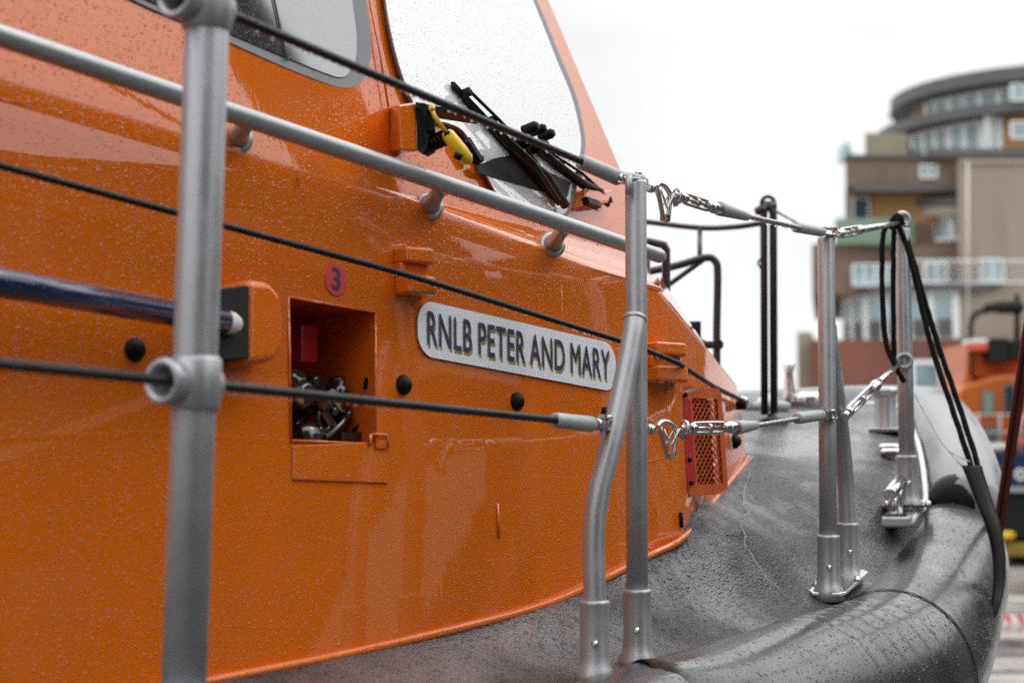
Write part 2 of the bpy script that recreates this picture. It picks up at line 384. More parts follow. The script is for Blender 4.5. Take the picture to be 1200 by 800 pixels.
# locker opening
def locker():
    c = [W(341, 516), W(440, 520), W(440, 366), W(338, 348)]
    dep = -NW0 * .20
    bm = MB()
    i = bm.addv(c); j = bm.addv([p + dep for p in c])
    for k in range(4): bm.face([i + k, i + (k + 1) % 4, j + (k + 1) % 4, j + k])
    bm.face([j, j + 1, j + 2, j + 3])
    lk = obj('locker', bm, M['orange_in'], boat)
    r = MB(); cc = W(353, 403, -.11)
    r.box(cc, T, NW0, Z, .022, .02, .033)
    obj('red_handle', r, M['red'], lk, bevel=.006)
    s = MB(); q = lambda u, v, o=.09: W(u, v, -o)
    s.tube(smooth_path([q(338, 440, .13), q(360, 448, .10), q(385, 470, .07), q(402, 488, .06)]), .014)
    s.tube(smooth_path([q(345, 470, .05), q(372, 452, .08), q(400, 458, .10)]), .010)
    s.tube([q(352, 480, .06), q(352, 440, .06)], .012); s.lathe(q(350, 462, .05), NW0, [(0, .022), (.015, .024), (.022, .015)])
    s.tube([q(393, 470, .08), q(395, 448, .08)], .008); s.lathe(q(395, 447, .08), Z, [(-.004, .014), (.008, .014)])
    s.tube(smooth_path([q(362, 498, .06), q(378, 512, .05), q(398, 498, .04), q(410, 480, .05)]), .006)
    s.lathe(q(376, 470, .045), (NW0 + Z * .3), [(-.01, .018), (.01, .02), (.018, .012), (.03, .012)])
    s.lathe(q(360, 512, .05), T, [(-.03, .02), (.0, .026), (.03, .016)])
    s.tube(smooth_path([q(341, 455, .04), q(352, 462, .06), q(368, 470, .05), q(384, 492, .05), q(392, 512, .06)]), .011)
    s.tube(smooth_path([q(343, 505, .07), q(355, 485, .08), q(375, 478, .09), q(398, 470, .09), q(415, 474, .10)]), .013)
    s.lathe(q(397, 462, .05), Z, [(-.01, .010), (0, .015), (.012, .015), (.014, .011), (.024, .011)], 8)
    s.lathe(q(343, 448, .05), NW0 + Z, [(-.01, .012), (.0, .019), (.014, .019), (.02, .012)], 8)
    s.torus(q(380, 490, .045), NW0 + X * .4, .019, .004)
    s.box(q(398, 512, .08), T, NW0, Z, .05, .05, .008)
    for uu, vv in ((352, 452), (366, 446), (388, 482), (405, 486), (371, 505)): s.lathe(q(uu, vv, .045), NW0, [(-.01, .006), (.004, .008), (.010, .008), (.012, .005)], 6)
    obj('pipework', s, M['pipe'], lk)
    s = MB(); s.tube(smooth_path([q(436, 470, .03), q(433, 490, .03), q(418, 500, .04), q(410, 514, .05), q(412, 530, .06)]), .0032, 8)
    s.tube(smooth_path([q(436, 485, .02), q(435, 448, .02), q(430, 444, .02), q(428, 455, .02)]), .004, 8)
    obj('cable', s, M['blackrope'], lk)
    rim = MB(); e = [W(341, 516, .001), W(440, 520, .001), W(440, 366, .001), W(338, 348, .001)]
    for k in range(4): rim.tube([e[k], e[(k + 1) % 4]], .0022, 6)
    obj('rim', rim, M['orange'], lk)
locker()
mb = MB(); mb.prism([W(342, 522), W(454, 517), W(454, 566), W(342, 562)], NW * .0035)
obj('hatch_flap', mb, M['orange'], boat, bevel=.003)
mb = MB(); mb.tube([W(434, 509, .006), W(452, 509, .006), W(455, 524, .006)], .003, 8); mb.tube([W(434, 509, .006), W(434, 522, .006)], .003, 8)
mb.box(W(445, 520, .004), T, NW, Z, .013, .004, .007)
obj('flap_hinge', mb, M['orange'], boat)

def bracket(u0, u1, v0, v1, h=.035):       # moulded step with a rounded groove
    mb = MB(); a = W(u0, v0); b = W(u1, v1); s0 = 0; s1 = (b - a).dot(T); z0 = 0; z1 = (b - a).dot(UW)
    pr = [(0, 0), (0, h * .8), (s1 * .75, h), (s1 * .95, h * .7), (s1, 0)]
    def blk(za, zb):
        mb.prism([a + T * x + NW * y + UW * za for x, y in pr], UW * (zb - za))
    blk(0, z1 * .34); blk(z1 * .6, z1)
    mb.prism([a + T * x + NW * (y * .62) + UW * (z1 * .3) for x, y in pr], UW * (z1 * .34))
    return obj('step_bracket', mb, M['orange'], boat, bevel=.006)
bracket(459, 496, 291, 350, .045); bracket(752, 792, 402, 450, .05)
for (u, v) in ((157, 410), (472, 451), (605, 470)):
    mb = MB(); mb.lathe(W(u, v), NW, [(-.002, .0175), (.004, .0175), (.009, .014), (.014, .008), (.016, .002)])
    obj('rubber_stud', mb, M['black'], boat)
mb = MB(); mb.lathe(W(708, 482), NW, [(-.002, .010), (.006, .009), (.010, .004)]); obj('rubber_stud', mb, M['black'], boat)
mb = MB(); mb.lathe(Fp(860, 517), NF, [(-.002, .020), (.008, .018), (.018, .008), (.02, .002)]); obj('rubber_stud', mb, M['black'], boat)
mb = MB(); mb.lathe(Fp(864, 474), NF, [(-.002, .014), (.02, .014), (.024, .01)]); obj('rubber_stud', mb, M['black'], boat)
mb = MB(); mb.tube([W(583, 590, .002), W(585, 630, .002)], .0025, 6); obj('weld_tab', mb, M['orange'], boat)
for u, va, vb in ((658, 335, 420), (537, 290, 345)):
    mb = MB(); mb.tube([W(u, va, .0002), W(u + 1, vb, .0002)], .0010, 6); obj('panel_seam', mb, M['orange'], boat)
mb = MB(); mb.tube([W(738, 545, .0002), W(782, 536, .0002)], .0012, 6); mb.tube([W(781, 452, .0002), W(783, 536, .0002)], .0012, 6)
obj('panel_seam', mb, M['orange'], boat)

# socket of the boat hook
mb = MB(); mb.prism([W(u, v, .055) for u, v in ((292, 326), (318, 329), (331, 345), (336, 372), (334, 408), (322, 424), (290, 428))], NW * -.056)
sk = obj('pole_socket', mb, M['orange'], boat, bevel=.014, seg=4)
mb = MB(); mb.prism([W(u, v, .054) for u, v in ((257, 338), (292.5, 334), (292.5, 420), (255, 423))], NW * -.054)
obj('socket_mouth', mb, M['blackmatt'], sk, bevel=.003)

# boat hook lying in the socket: a thing of its own
bh = empty('boat_hook', V((-.6, 2.1, 1.9)), 'navy blue boat hook pole with white tip resting in the black socket', 'boat hook')
pa, pb = W(-330, 274, .075), W(262, 377, .060)
mb = MB(); mb.tube([pa, pb], .0195, 24); obj('pole', mb, M['navy'], bh)
dd = (pb - pa).normalized()
mb = MB(); mb.lathe(pb, dd, [(0, .0195), (.002, .0175), (.018, .0165), (.028, .012), (.032, .004)]); obj('tip', mb, M['white'], bh)

# ------------------------------------------------------------------ name plate
def plate():
    cs = [W(487, 352), W(718, 405), W(716, 464), W(489, 412)]
    o = W(487, 350); L = (W(719, 400) - o).dot(kd); hh = (W(500, 353) - W(500, 418)).dot(PU)
    c = [(x, y) for x, y in rr_outline(L, hh, hh * .42)]
    base = W(487.5, 383); 
    mb = MB(); mb.prism([base + kd * x + PU * y + NW * .001 for x, y in c], NW * .003)
    pl = obj('name_plate', mb, M['plate'], boat)
    mb = MB(); mb.tube([base + kd * x + PU * y + NW * .003 for x, y in c] + [base + kd * c[0][0] + PU * c[0][1] + NW * .003], .0011, 6)
    obj('plate_edge', mb, M['letter'], pl)
    x0 = (W(498, 385) - base).dot(kd); x1 = (W(712, 440) - base).dot(kd)
    for nm, mt, dx, dy, off in (('lettering', M['letter'], 0, 0, .0062), ('letter_shadow', M['gold'], .0042, -.0065, .0046)):
        cu = bpy.data.curves.new(nm, 'FONT'); cu.body = 'RNLB PETER AND MARY'; cu.size = 1; cu.extrude = 0; cu.offset = .0; cu.space_character = 1.06; cu.space_word = .85; cu.resolution_u = 6
        t = bpy.data.objects.new(nm, cu); COL.objects.link(t); bpy.context.view_layer.update()
        dg = bpy.context.evaluated_depsgraph_get(); me = bpy.data.meshes.new_from_object(t.evaluated_get(dg)); bpy.data.objects.remove(t)
        xs = [v.co.x for v in me.vertices]; ys = [v.co.y for v in me.vertices]; mnx, mxx, mny, mxy = min(xs), max(xs), min(ys), max(ys)
        lh = hh * .60
        for v in me.vertices:
            p = base + kd * (x0 + (v.co.x - mnx) / (mxx - mnx) * (x1 - x0) + dx) + PU * ((v.co.y - mny) / (mxy - mny) * lh - lh * .46 + dy) + NW * off
            v.co = p - boat.location
        me.materials.append(mt); oo = bpy.data.objects.new(nm, me); COL.objects.link(oo); oo.parent = pl
def rr_outline(L, h, r, n=8):
    out = []
    for cx, cy, a0 in ((L - r, h / 2 - r, 0), (r, h / 2 - r, 90), (r, -h / 2 + r, 180), (L - r, -h / 2 + r, 270)):
        for k in range(n + 1):
            a = math.radians(a0 + 90 * k / n); out.append((cx + r * math.cos(a), cy + r * math.sin(a)))
    return out
plate()
# numbered sticker
c = W(393, 327); mb = MB(); mb.lathe(c + NW * .0006, NW, [(0, .0275), (.0012, .0275)], 28)
stk = obj('number_sticker', mb, M['pink'], boat)
def text_on(body, p, ax, ay, an, h, m, parent, name='lettering', off=.02, xs=1.0):
    cu = bpy.data.curves.new(name, 'FONT'); cu.body = body; cu.size = 1; cu.offset = off; cu.align_x = 'CENTER'
    t = bpy.data.objects.new(name, cu); COL.objects.link(t); bpy.context.view_layer.update()
    me = bpy.data.meshes.new_from_object(t.evaluated_get(bpy.context.evaluated_depsgraph_get())); bpy.data.objects.remove(t)
    ys = [v.co.y for v in me.vertices]; s = h / (max(ys) - min(ys)); cy = (max(ys) + min(ys)) / 2; of = V((0, 0, 0)); q = parent
    while q: of += q.location; q = q.parent
    for v in me.vertices: v.co = p + ax * (v.co.x * s * xs) + ay * ((v.co.y - cy) * s) - of
    me.materials.append(m); oo = bpy.data.objects.new(name, me); COL.objects.link(oo); oo.parent = parent
text_on('3', c + NW * .0026, kd, PU, NW, .038, M['letter'], stk, 'number')

# ------------------------------------------------------------------ grab rail along the wheelhouse
def rail_pt(u): return W(u, 42 + .3337 * u, .07)
mb = MB(); rp = [rail_pt(u) for u in (-420, -200, 0, 200, 400, 600, 770)]
e = rail_pt(776); mb.tube(rp + [rp[-1].lerp(e, .5), e], [.0152] * 7 + [.0148, .010], 20)
hr = obj('grab_rail', mb, M['rail'], boat)
for u, uf, vf, pl in ((292, 277, 162, Bp), (520, 503, 236, Dp), (664, 647, 281, None)):
    foot = W(uf, vf + 6, .0)
    if pl is Bp: foot = Bp(uf, vf)
    mb = MB(); top = rail_pt(u); d = (foot - top).normalized()
    mb.tube([top, top.lerp(foot, .5), top.lerp(foot, .8), foot], [.0125, .013, .0155, .021], 18)
    mb.lathe(foot - d * .004, d, [(-.003, .020), (0, .026), (.006, .0265)], 24)
    obj('rail_foot', mb, M['rail'], hr)

# ------------------------------------------------------------------ side window
def outline_slab(name, pts, n, t, m, parent, bevel=0, label=None):
    mb = MB(); mb.prism(pts, n * t); return obj(name, mb, m, parent, bevel=bevel, label=label)
def smooth_poly(uv, n=6):
    pts = [V((a, b, 0)) for a, b in uv]; out = []; m = len(pts)
    for i in range(m):
        p0, p1, p2, p3 = pts[i - 1], pts[i], pts[(i + 1) % m], pts[(i + 2) % m]
        for k in range(n):
            t = k / n
            q = .5 * ((2 * p1) + (p2 - p0) * t + (2 * p0 - 5 * p1 + 4 * p2 - p3) * t * t + (3 * p1 - p0 - 3 * p2 + p3) * t ** 3); out.append((q.x, q.y))
    return out
win_in = [(100, -34), (170, 0), (240, 28), (320, 62), (380, 86), (398, 91), (408, 86), (416, 70), (417, 40), (412, 0), (404, -80), (385, -220), (350, -330), (200, -350), (60, -340), (40, -120), (60, -60)]
win_out = [(88, -32), (165, 8), (240, 40), (320, 76), (375, 98), (402, 105), (420, 98), (431, 72), (431, 40), (426, 0), (418, -80), (399, -225), (358, -345), (200, -366), (40, -356), (22, -120), (44, -58)]
sw = outline_slab('side_window', [Bp(u, v, .001) for u, v in smooth_poly(win_out)], nb, .006, M['seal'], boat)
outline_slab('glass', [Bp(u, v, .0075) for u, v in smooth_poly(win_in)], nb, .0015, M['glass'], sw)
mb = MB(); mb.tube([Bp(337, 72, .010), Bp(322, 0, .010), Bp(310, -60, .010)], .0014, 6); mb.tube([Bp(334, 71, .010), Bp(319, 0, .010), Bp(307, -60, .010)], .0008, 6)
obj('glass_seam', mb, M['seal'], sw)
# groove between the side and the windscreen face, and a vertical seam
mb = MB(); mb.tube([Bp(433, 0, .0), Bp(444, 55, .0), Bp(455, 125, .0)], .0022, 6); obj('panel_groove', mb, M['orange_in'], boat)
mb = MB(); mb.tube([Bp(337, 86, .0004), Bp(341, 130, .0004), Bp(350, 218, .0004)], .0010, 6); obj('panel_seam', mb, M['orange'], boat)

# ------------------------------------------------------------------ windscreen
ws_o = [(446, -60), (449, 0), (461, 65), (480, 120), (500, 141), (520, 146), (540, 157), (557, 185), (573, 216), (586, 233), (620, 244), (656, 255), (666, 248), (671, 228), (682, 182), (682, 155), (672, 112), (655, 70), (626, 0), (590, -80), (500, -100)]
cx = sum(a for a, b in ws_o) / len(ws_o); cy = sum(b for a, b in ws_o) / len(ws_o)
ws_i = [(a + (cx - a) / math.hypot(cx - a, cy - b) * 3.5, b + (cy - b) / math.hypot(cx - a, cy - b) * 3.5) for a, b in ws_o]
wsf = outline_slab('windscreen', [Dp(u, v, .001) for u, v in smooth_poly(ws_o)], ND, .006, M['seal'], boat)
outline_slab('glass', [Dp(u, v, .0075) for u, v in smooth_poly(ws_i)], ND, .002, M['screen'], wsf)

DX = (Dp(700, 210) - Dp(500, 210)).normalized(); DY = ND.cross(DX)
def wiper(path, blade, r, arms):
    w = MB()
    return w
def blade(a, b, h=.012, w=.006, lift=.016):
    mb = MB(); pa, pb = Dp(*a, lift), Dp(*b, lift); d = (pb - pa).normalized(); s = d.cross(ND)
    n = 9
    rings = []
    for k in range(n):
        t = k / (n - 1); hh = h * (.55 + .45 * math.sin(PI * min(1, max(0, t)))); c = pa.lerp(pb, t)
        rings.append([c + s * w - ND * hh * .6, c + s * w + ND * hh * .4, c - s * w * .4 + ND * hh, c - s * w + ND * hh * .3, c - s * w - ND * hh * .6])
    mb.rings(rings, True, False); 
    mb.tube([pa.lerp(pb, .08) + ND * h * 1.7, pa.lerp(pb, .28) + ND * h * 2.2, pa.lerp(pb, .5) + ND * h * 2.6, pa.lerp(pb, .75) + ND * h * 2.1, pa.lerp(pb, .95) + ND * h * 1.2], .0035, 8)
    for t in (.08, .3, .5, .7, .94): mb.box(pa.lerp(pb, t) + ND * h * .9, d, s, ND, .007, .006, h * 1.0)
    return mb
w1 = obj('wiper', blade((530, 99), (655, 238), .011, .0065), M['black'], boat)
mb = MB(); mb.tube([Dp(578, 150, .05), Dp(606, 178, .05), Dp(640, 205, .045), Dp(662, 240, .03)], [.006, .008, .009, .011], 10)
mb.tube([Dp(590, 158, .06), Dp(625, 190, .06), Dp(655, 236, .05)], .005, 8); obj('arm', mb, M['black'], w1)
mb = MB()
for (u, v, r) in ((613, 154, .012), (622, 156, .010), (632, 162, .011), (605, 170, .014), (618, 176, .013)): mb.lathe(Dp(u, v, .03), ND, [(0, r), (.03, r), (.036, r * .6)], 12)
mb.tube([Dp(600, 165, .045), Dp(640, 168, .045)], .007, 8); obj('pivot', mb, M['black'], w1)
w2 = obj('wiper', blade((622, 172), (713, 240), .010, .006), M['black'], boat)
mb = MB(); mb.tube([Dp(617, 160, .05), Dp(650, 188, .055), Dp(682, 212, .05), Dp(706, 224, .03)], .0055, 8)
for u, v in ((680, 205), (688, 210), (695, 214)): mb.tube([Dp(u, v, .03), Dp(u, v + 14, .03)], .004, 6)
obj('arm', mb, M['black'], w2)
mb = MB(); c = Dp(553, 177, .02); dv = (Dp(560, 188) - Dp(547, 167)).normalized()
mb.box(c, dv, dv.cross(ND), ND, .026, .010, .009); mb.box(c + dv * .022 + DX * .012, dv, dv.cross(ND), ND, .004, .008, .009); obj('stop_block', mb, M['black'], boat, bevel=.003)
# dark reflection low in the glass, laid on as a black sheet
outline_slab('dark_reflection', [Dp(u, v, .0098) for u, v in ((578, 186), (600, 182), (650, 205), (668, 214), (664, 232), (648, 229), (618, 220), (560, 203), (556, 196))], ND, .0015, M['blackmatt'], wsf)
mb = MB(); mb.prism([Dp(u, v, 0) for u, v in ((672, 226), (704, 228), (698, 243), (668, 247))], ND * .035); obj('wiper_housing', mb, M['orange'], boat, bevel=.006)
mb = MB(); mb.box(Dp(693, 238, .045), (Dp(712, 240) - Dp(672, 226)).normalized(), DY, ND, .04, .009, .008); obj('housing_bar', mb, M['black'], boat, bevel=.002)

# hinge box with black seal, bellows and yellow release handle
hb = [(468, 121), (489, 121), (491, 172), (474, 180), (468, 176)]
b0 = [Bp(u, v, 0) for u, v in ((455, 122), (472, 126), (474, 180), (458, 178))]
mb = MB()
i = mb.addv([Bp(457, 124, -.01), Bp(457, 178, -.01), Bp(476, 181, -.01), Bp(476, 122, -.01)])
q = [P(u, v, d) for u, v, d in ((467, 123, 2.84), (469, 176, 2.84), (489, 178, 2.87), (487, 120, 2.87))]
j = mb.addv(q)
for a in range(4): mb.face([i + a, i + (a + 1) % 4, j + (a + 1) % 4, j + a])
mb.face([j, j + 1, j + 2, j + 3]); mb.face([i + 3, i + 2, i + 1, i])
hbx = obj('hinge_box', mb, M['orange'], boat, bevel=.004)
mb = MB()
mb.prism([P(487, 120, 2.868), P(498, 121, 2.875), P(498, 172, 2.875), P(489, 177, 2.868)], V((.015, .06, 0)))
mb.prism([P(487, 119.5, 2.862), P(545, 131, 2.95), P(545, 136, 2.95), P(487, 127, 2.862)], V((.02, .08, 0)))
mb.tube([P(495, 172, 2.90), P(528, 160, 2.95)], [.010, .009], 10)
for k in range(7): mb.lathe(P(496 + k * 4.6, 172 - k * 1.9, 2.90 + k * .007), P(530, 156, 2.95) - P(496, 170, 2.90), [(-.003, .011), (0, .015), (.003, .011)], 12)
mb.box(P(503, 146, 2.9), X, Y, Z, .010, .012, .013)
obj('bellows', mb, M['black'], hbx)
mb = MB(); mb.tube([P(506, 128, 2.86), P(509, 136, 2.86), P(523, 156, 2.87)], .0038, 10); mb.lathe(P(506, 127, 2.86), Z, [(-.005, .005), (.004, .006)])
ya, yb = P(525, 158, 2.875), P(549, 189, 2.89); dy = (yb - ya).normalized()
mb.lathe(ya, dy, [(-.006, .008), (0, .0115), (.035, .0125), ((yb - ya).length - .004, .0115), ((yb - ya).length + .004, .006)], 16)
yh = obj('release_handle', mb, M['yellow'], boat)
mb = MB(); mb.tube([P(533, 181, 2.86), P(541, 185, 2.86)], .0065, 10); obj('knob', mb, M['black'], yh)
mb = MB(); mb.lathe(P(524, 157, 2.87), X, [(-.005, .006), (.005, .006)]); obj('knob', mb, M['black'], yh)

# ------------------------------------------------------------------ grille cover on the front quarter
def grille():
    tl, tr, br, bl = P(797, 452, 3.72), P(845, 455, 3.93), P(852, 572, 3.93), P(806, 582, 3.72)
    ax = (tr - tl).normalized(); n = ax.cross((tl - bl).normalized()).normalized()
    if n.y > 0: n = -n
    up = n.cross(ax)
    if up.z < 0: up = -up
    Lx = (tr - tl).length; Lz = (tl - bl).length
    O = bl - ax * .0
    def q(x, z, o=0): return bl + ax * x + (tl - bl) * (z / Lz) + n * o
    fw = .06
    mb = MB()
    out = rr_outline(Lx, Lz, .022); out = [(x, y + Lz / 2) for x, y in out]
    i_ = [(min(max(x, fw), Lx - .028), min(max(y, .025), Lz - .025)) for x, y in out]
    m = len(out)
    a0 = mb.addv([q(x, z, 0) for x, z in out]); a1 = mb.addv([q(x, z, 0) for x, z in i_]); b0 = mb.addv([q(x, z, -.02) for x, z in out])
    for k in range(m):
        k2 = (k + 1) % m
        mb.face([a0 + k, a0 + k2, a1 + k2, a1 + k]); mb.face([a0 + k, b0 + k, b0 + k2, a0 + k2])
    g = obj('vent_grille', mb, M['redgrille'], boat)
    ms = MB(); nx, nz = 6, 11; w = (Lx - fw - .028) / nx; h = (Lz - .05) / nz; t = .0010
    def bar(x0, z0, x1, z1):
        a = q(x0, z0, -.003); b = q(x1, z1, -.003); d = (b - a).normalized(); ms.box((a + b) / 2, d, n, d.cross(n), (b - a).length / 2, .0012, t)
    for r in range(nz):
        for c_ in range(nx):
            x = fw + c_ * w; z = .025 + r * h
            bar(x + w / 2, z, x, z + h / 2); bar(x, z + h / 2, x + w / 2, z + h); bar(x + w / 2, z + h, x + w, z + h / 2); bar(x + w, z + h / 2, x + w / 2, z)
    obj('mesh', ms, M['redgrille'], g)
    bk = MB(); bk.box(q(Lx / 2, Lz / 2, -.03), ax, n, up, Lx / 2 - .012, .003, Lz / 2 - .015); obj('backing', bk, M['blackmatt'], g)
    rs = MB(); rs.prism([q(.0, .02, .002), q(.0, Lz - .02, .002), q(.0, Lz - .005, -.02), q(-.006, Lz - .005, -.07), q(-.006, .01, -.07), q(0, .01, -.02)], ax * -.010)
    rs.prism([q(-.001, .012, .003), q(.048, .03, .003), q(.048, Lz - .03, .003), q(-.001, Lz - .012, .003)], n * -.01)
    obj('side_flange', rs, M['red'], g, bevel=.003)
    for z in (.03, .08, Lz - .02):
        cl = MB(); cl.lathe(q(.012, z, .004), n, [(0, .006), (.006, .005)], 10); obj('fastener', cl, M['black'], g)
    for z in (.035, Lz - .03):
        kk = MB(); kk.lathe(q(Lx * .62, z, 0), n, [(0, .005), (.005, .005), (.007, .003)], 10); obj('screw', kk, M['redgrille'], g)
    # bowden and bracket above
    tb = MB(); tb.lathe(W(796, 438, .01), NW, [(0, .008), (.02, .007)], 10); obj('catch', tb, M['black'], boat); tb = MB()
    tb.tube([P(798, 600, 3.62), P(799, 618, 3.62)], .004, 8)
    obj('catch', tb, M['black'], boat)
    for (z, l) in ((.055, .012), (.01, .02)): pass
grille()

# ------------------------------------------------------------------ deck
crest_px = [(690, 797, 2.9), (760, 777, 3.04), (880, 742, 3.4), (1000, 703, 3.8), (1058, 646, 4.2), (1088, 600, 4.5), (1088, 560, 4.75), (1080, 520, 5.1), (1071, 496, 5.5), (1062, 480, 6.0)]
crest = [V((-2.2, -1.2, H - .43)), V((-1.6, -.2, H - .42)), V((-.98, .93, H - .42)), V((-.33, 1.98, H - .41))] + [P(*c) for c in crest_px] + [V((1.40, 6.3, H + .14)), V((1.30, 6.5, H + .15))]
port = [mirror(p) for p in crest]
extra = [P(905, 492, 5.2), P(1038, 506, 5.3), P(1048, 617, 4.3), P(1063, 594, 4.42), P(975, 695, 3.78), P(900, 640, 3.75), P(1000, 560, 4.5), P(930, 535, 4.8)]
extra += [p.copy() for p in fl_pts[1:]]
ctrl = crest + port[:-1] + extra + [mirror(p) for p in fl_pts[1:]] + [V((-1.6, .6, H - .38))]
cp = np.array([[p.x, p.y] for p in ctrl]); cz = np.array([p.z for p in ctrl])
def phi(r2): return np.where(r2 > 1e-12, .5 * r2 * np.log(np.maximum(r2, 1e-12)), 0)
n_ = len(cp); K_ = phi(((cp[:, None] - cp[None]) ** 2).sum(-1)) + np.eye(n_) * 1e-4
Q_ = np.hstack([np.ones((n_, 1)), cp]); A = np.block([[K_, Q_], [Q_.T, np.zeros((3, 3))]])
wts = np.linalg.solve(A, np.concatenate([cz, np.zeros(3)]))
def deck_z(x, y):
    r2 = ((cp - np.array([x, y])) ** 2).sum(-1); return float(phi(r2) @ wts[:n_] + wts[n_] + wts[n_ + 1] * x + wts[n_ + 2] * y)
def on_deck(p, up=0.0): return V((p.x, p.y, deck_z(p.x, p.y) + up))
sc_ = smooth_path(crest, 8); sp_ = [mirror(p) for p in sc_]
mb = MB(); nj = 50; rows = []
for a, b in zip(sc_, sp_):
    row = []
    for j in range(nj + 1):
        q = on_deck(a.lerp(b, j / nj)); w0 = max(0, 1 - min(j, nj - j) / 4); q.z = q.z * (1 - w0) + a.z * w0; row.append(q)
    rows.append(mb.addv(row))
for r in range(len(rows) - 1):
    for j in range(nj): mb.face([rows[r] + j, rows[r] + j + 1, rows[r + 1] + j + 1, rows[r + 1] + j], True)
obj('deck', mb, M['deck'], boat)
# edge of a puddle, drawn as a thin pale ridge
mb = MB(); wl = [(878, 555, 4.4), (872, 585, 4.15), (874, 612, 4.0), (868, 632, 3.9), (871, 662, 3.75), (880, 685, 3.66), (905, 703, 3.6), (935, 712, 3.58)]
pth = smooth_path([on_deck(P(*w), .001) for w in wl], 6)
mb.tube([p + V((random.uniform(-.004, .004), random.uniform(-.004, .004), 0)) for p in pth], [random.uniform(.0006, .0018) for p in pth], 6)
obj('water_line', mb, mat('puddle_edge', (.30, .30, .30), .25), boat)

# ------------------------------------------------------------------ rubber sponson round the gunwale
def path_frames(pts):
    out = []
    for i, p in enumerate(pts):
        t = (pts[min(i + 1, len(pts) - 1)] - pts[max(i - 1, 0)]); t.z = 0; t.normalize()
        out.append((p, t, V((t.y, -t.x, 0))))
    return out
fr = path_frames(sc_)
iN = min(range(len(sc_)), key=lambda i: (sc_[i] - P(1088, 598, 4.52)).length)
def tube_section(p, o, r, ox, oz, n=32, squash=1.0):
    c = p + o * ox + Z * oz
    return [c + o * (math.cos(a) * r) + Z * (math.sin(a) * r * squash) for a in (2 * PI * k / n for k in range(n))]
iC = min(range(len(sc_)), key=lambda i: (sc_[i] - P(1000, 703, 3.8)).length)
rings = []
for i in range(iN + 1):
    p, t, o = fr[i]; wob = 0
    kk = 1 - max(0, (i - iC) / (iN - iC)); rings.append(tube_section(p, o, .148 + .037 * kk, .050 + .035 * kk, -.136 - .024 * kk, 36))
# rounded shoulder at the notch
p, t, o = fr[iN]
for dz, k in ((.03, .93), (.05, .80), (.06, .6)):
    rings.append([q + t * dz for q in tube_section(p, o, .148 * k, .050, -.138 - (.148 - .148 * k) * .3, 36)])
mb = MB(); mb.rings(rings); spo = obj('sponson', mb, M['tube'], boat)
iS = min(range(len(sc_)), key=lambda i: (sc_[i] - P(995, 705, 3.78)).length)
p, t, o = fr[iS]; mb = MB(); s_ = tube_section(p, o, .187, .085, -.160, 48); s2 = [q + t * .006 for q in tube_section(p, o, .1885, .085, -.160, 48)]
s3 = [q + t * .010 for q in tube_section(p, o, .187, .085, -.160, 48)]
mb.rings([s_, s2, s3], False); obj('seam', mb, M['blackmatt'], spo)
# ribs of the aft section
for k in range(1, 7):
    ii = iS - 1 - k * 1
    if ii < 0: break
    p, t, o = fr[ii]; mb = MB()
    mb.rings([tube_section(p, o, .1845, .085, -.160, 40), [q + t * .010 for q in tube_section(p, o, .1885, .085, -.160, 40)], [q + t * .022 for q in tube_section(p, o, .1845, .085, -.160, 40)]], False)
    obj('rib', mb, M['tube'], spo)
# bow fender, starboard round the stem to port
allp = sc_[iN + 2:] + [mirror(p) for p in sc_[::-1][1:]][: len(sc_) - iN + 10]
fr2 = path_frames(allp); rings = []
for i, (p, t, o) in enumerate(fr2):
    k = min(1, .9 + i * .02); rings.append(tube_section(p, o, .105 * k, .100, -.035, 30, 1.05))
p, t, o = fr2[0]
pre = [[q - t * .02 for q in tube_section(p, o, .105 * .8, .100, -.035, 30, 1.05)], [q - t * .035 for q in tube_section(p, o, .05, .100, -.035, 30, 1.05)]]
mb = MB(); mb.rings([pre[1], pre[0]] + rings); bf = obj('bow_fender', mb, M['fender'], boat)
mb = MB(); mb.tube([on_deck(q + o_ * -.012, .004) for q, t_, o_ in path_frames(sc_[iN - 6:])], .008, 8); obj('edge_strip', mb, M['white'], boat)
# dark rubber cap in the notch
mb = MB(); p = sc_[iN + 1]; _, t, o = fr[iN + 1]
mb.lathe(P(1122, 592, 4.60), t + V((.1, 0, 0)), [(-.06, .02), (-.055, .05), (-.03, .075), (.0, .085), (.05, .088)], 28); obj('fender_cap', mb, M['black'], bf)

# hull under the deck
rows = []; mb = MB()
hp = sc_ + [mirror(q) for q in sc_[::-1][1:]]
ctrp = lambda p: p - NW0 * ((p - axis_tip) - Z * (p - axis_tip).z).dot(NW0)
top = [V((q.x, q.y, q.z - .16)) for q in hp]; mid = [V((ctrp(q).lerp(q, .80).x, ctrp(q).lerp(q, .80).y, .85)) for q in hp]; low = [V((ctrp(q).lerp(q, .12).x, ctrp(q).lerp(q, .12).y, .30)) for q in hp]
mb.rings([top, mid, low], True, True); obj('hull', mb, M['hull'], boat)
mb = MB()
for s, wd in ((.7, 'under the bow'), (2.2, 'amidships'), (4.2, 'farther aft')):
    c = axis_tip - T * s; mb = MB(); mb.box(V((c.x, c.y, .145)), T, NW0, Z, .14, .55, .145)
    tag(obj('keel_block', mb, M['woodblock'], None, bevel=.01), 'timber keel block ' + wd + ' of the orange lifeboat', 'keel block', 'timber blocks carrying the lifeboat')

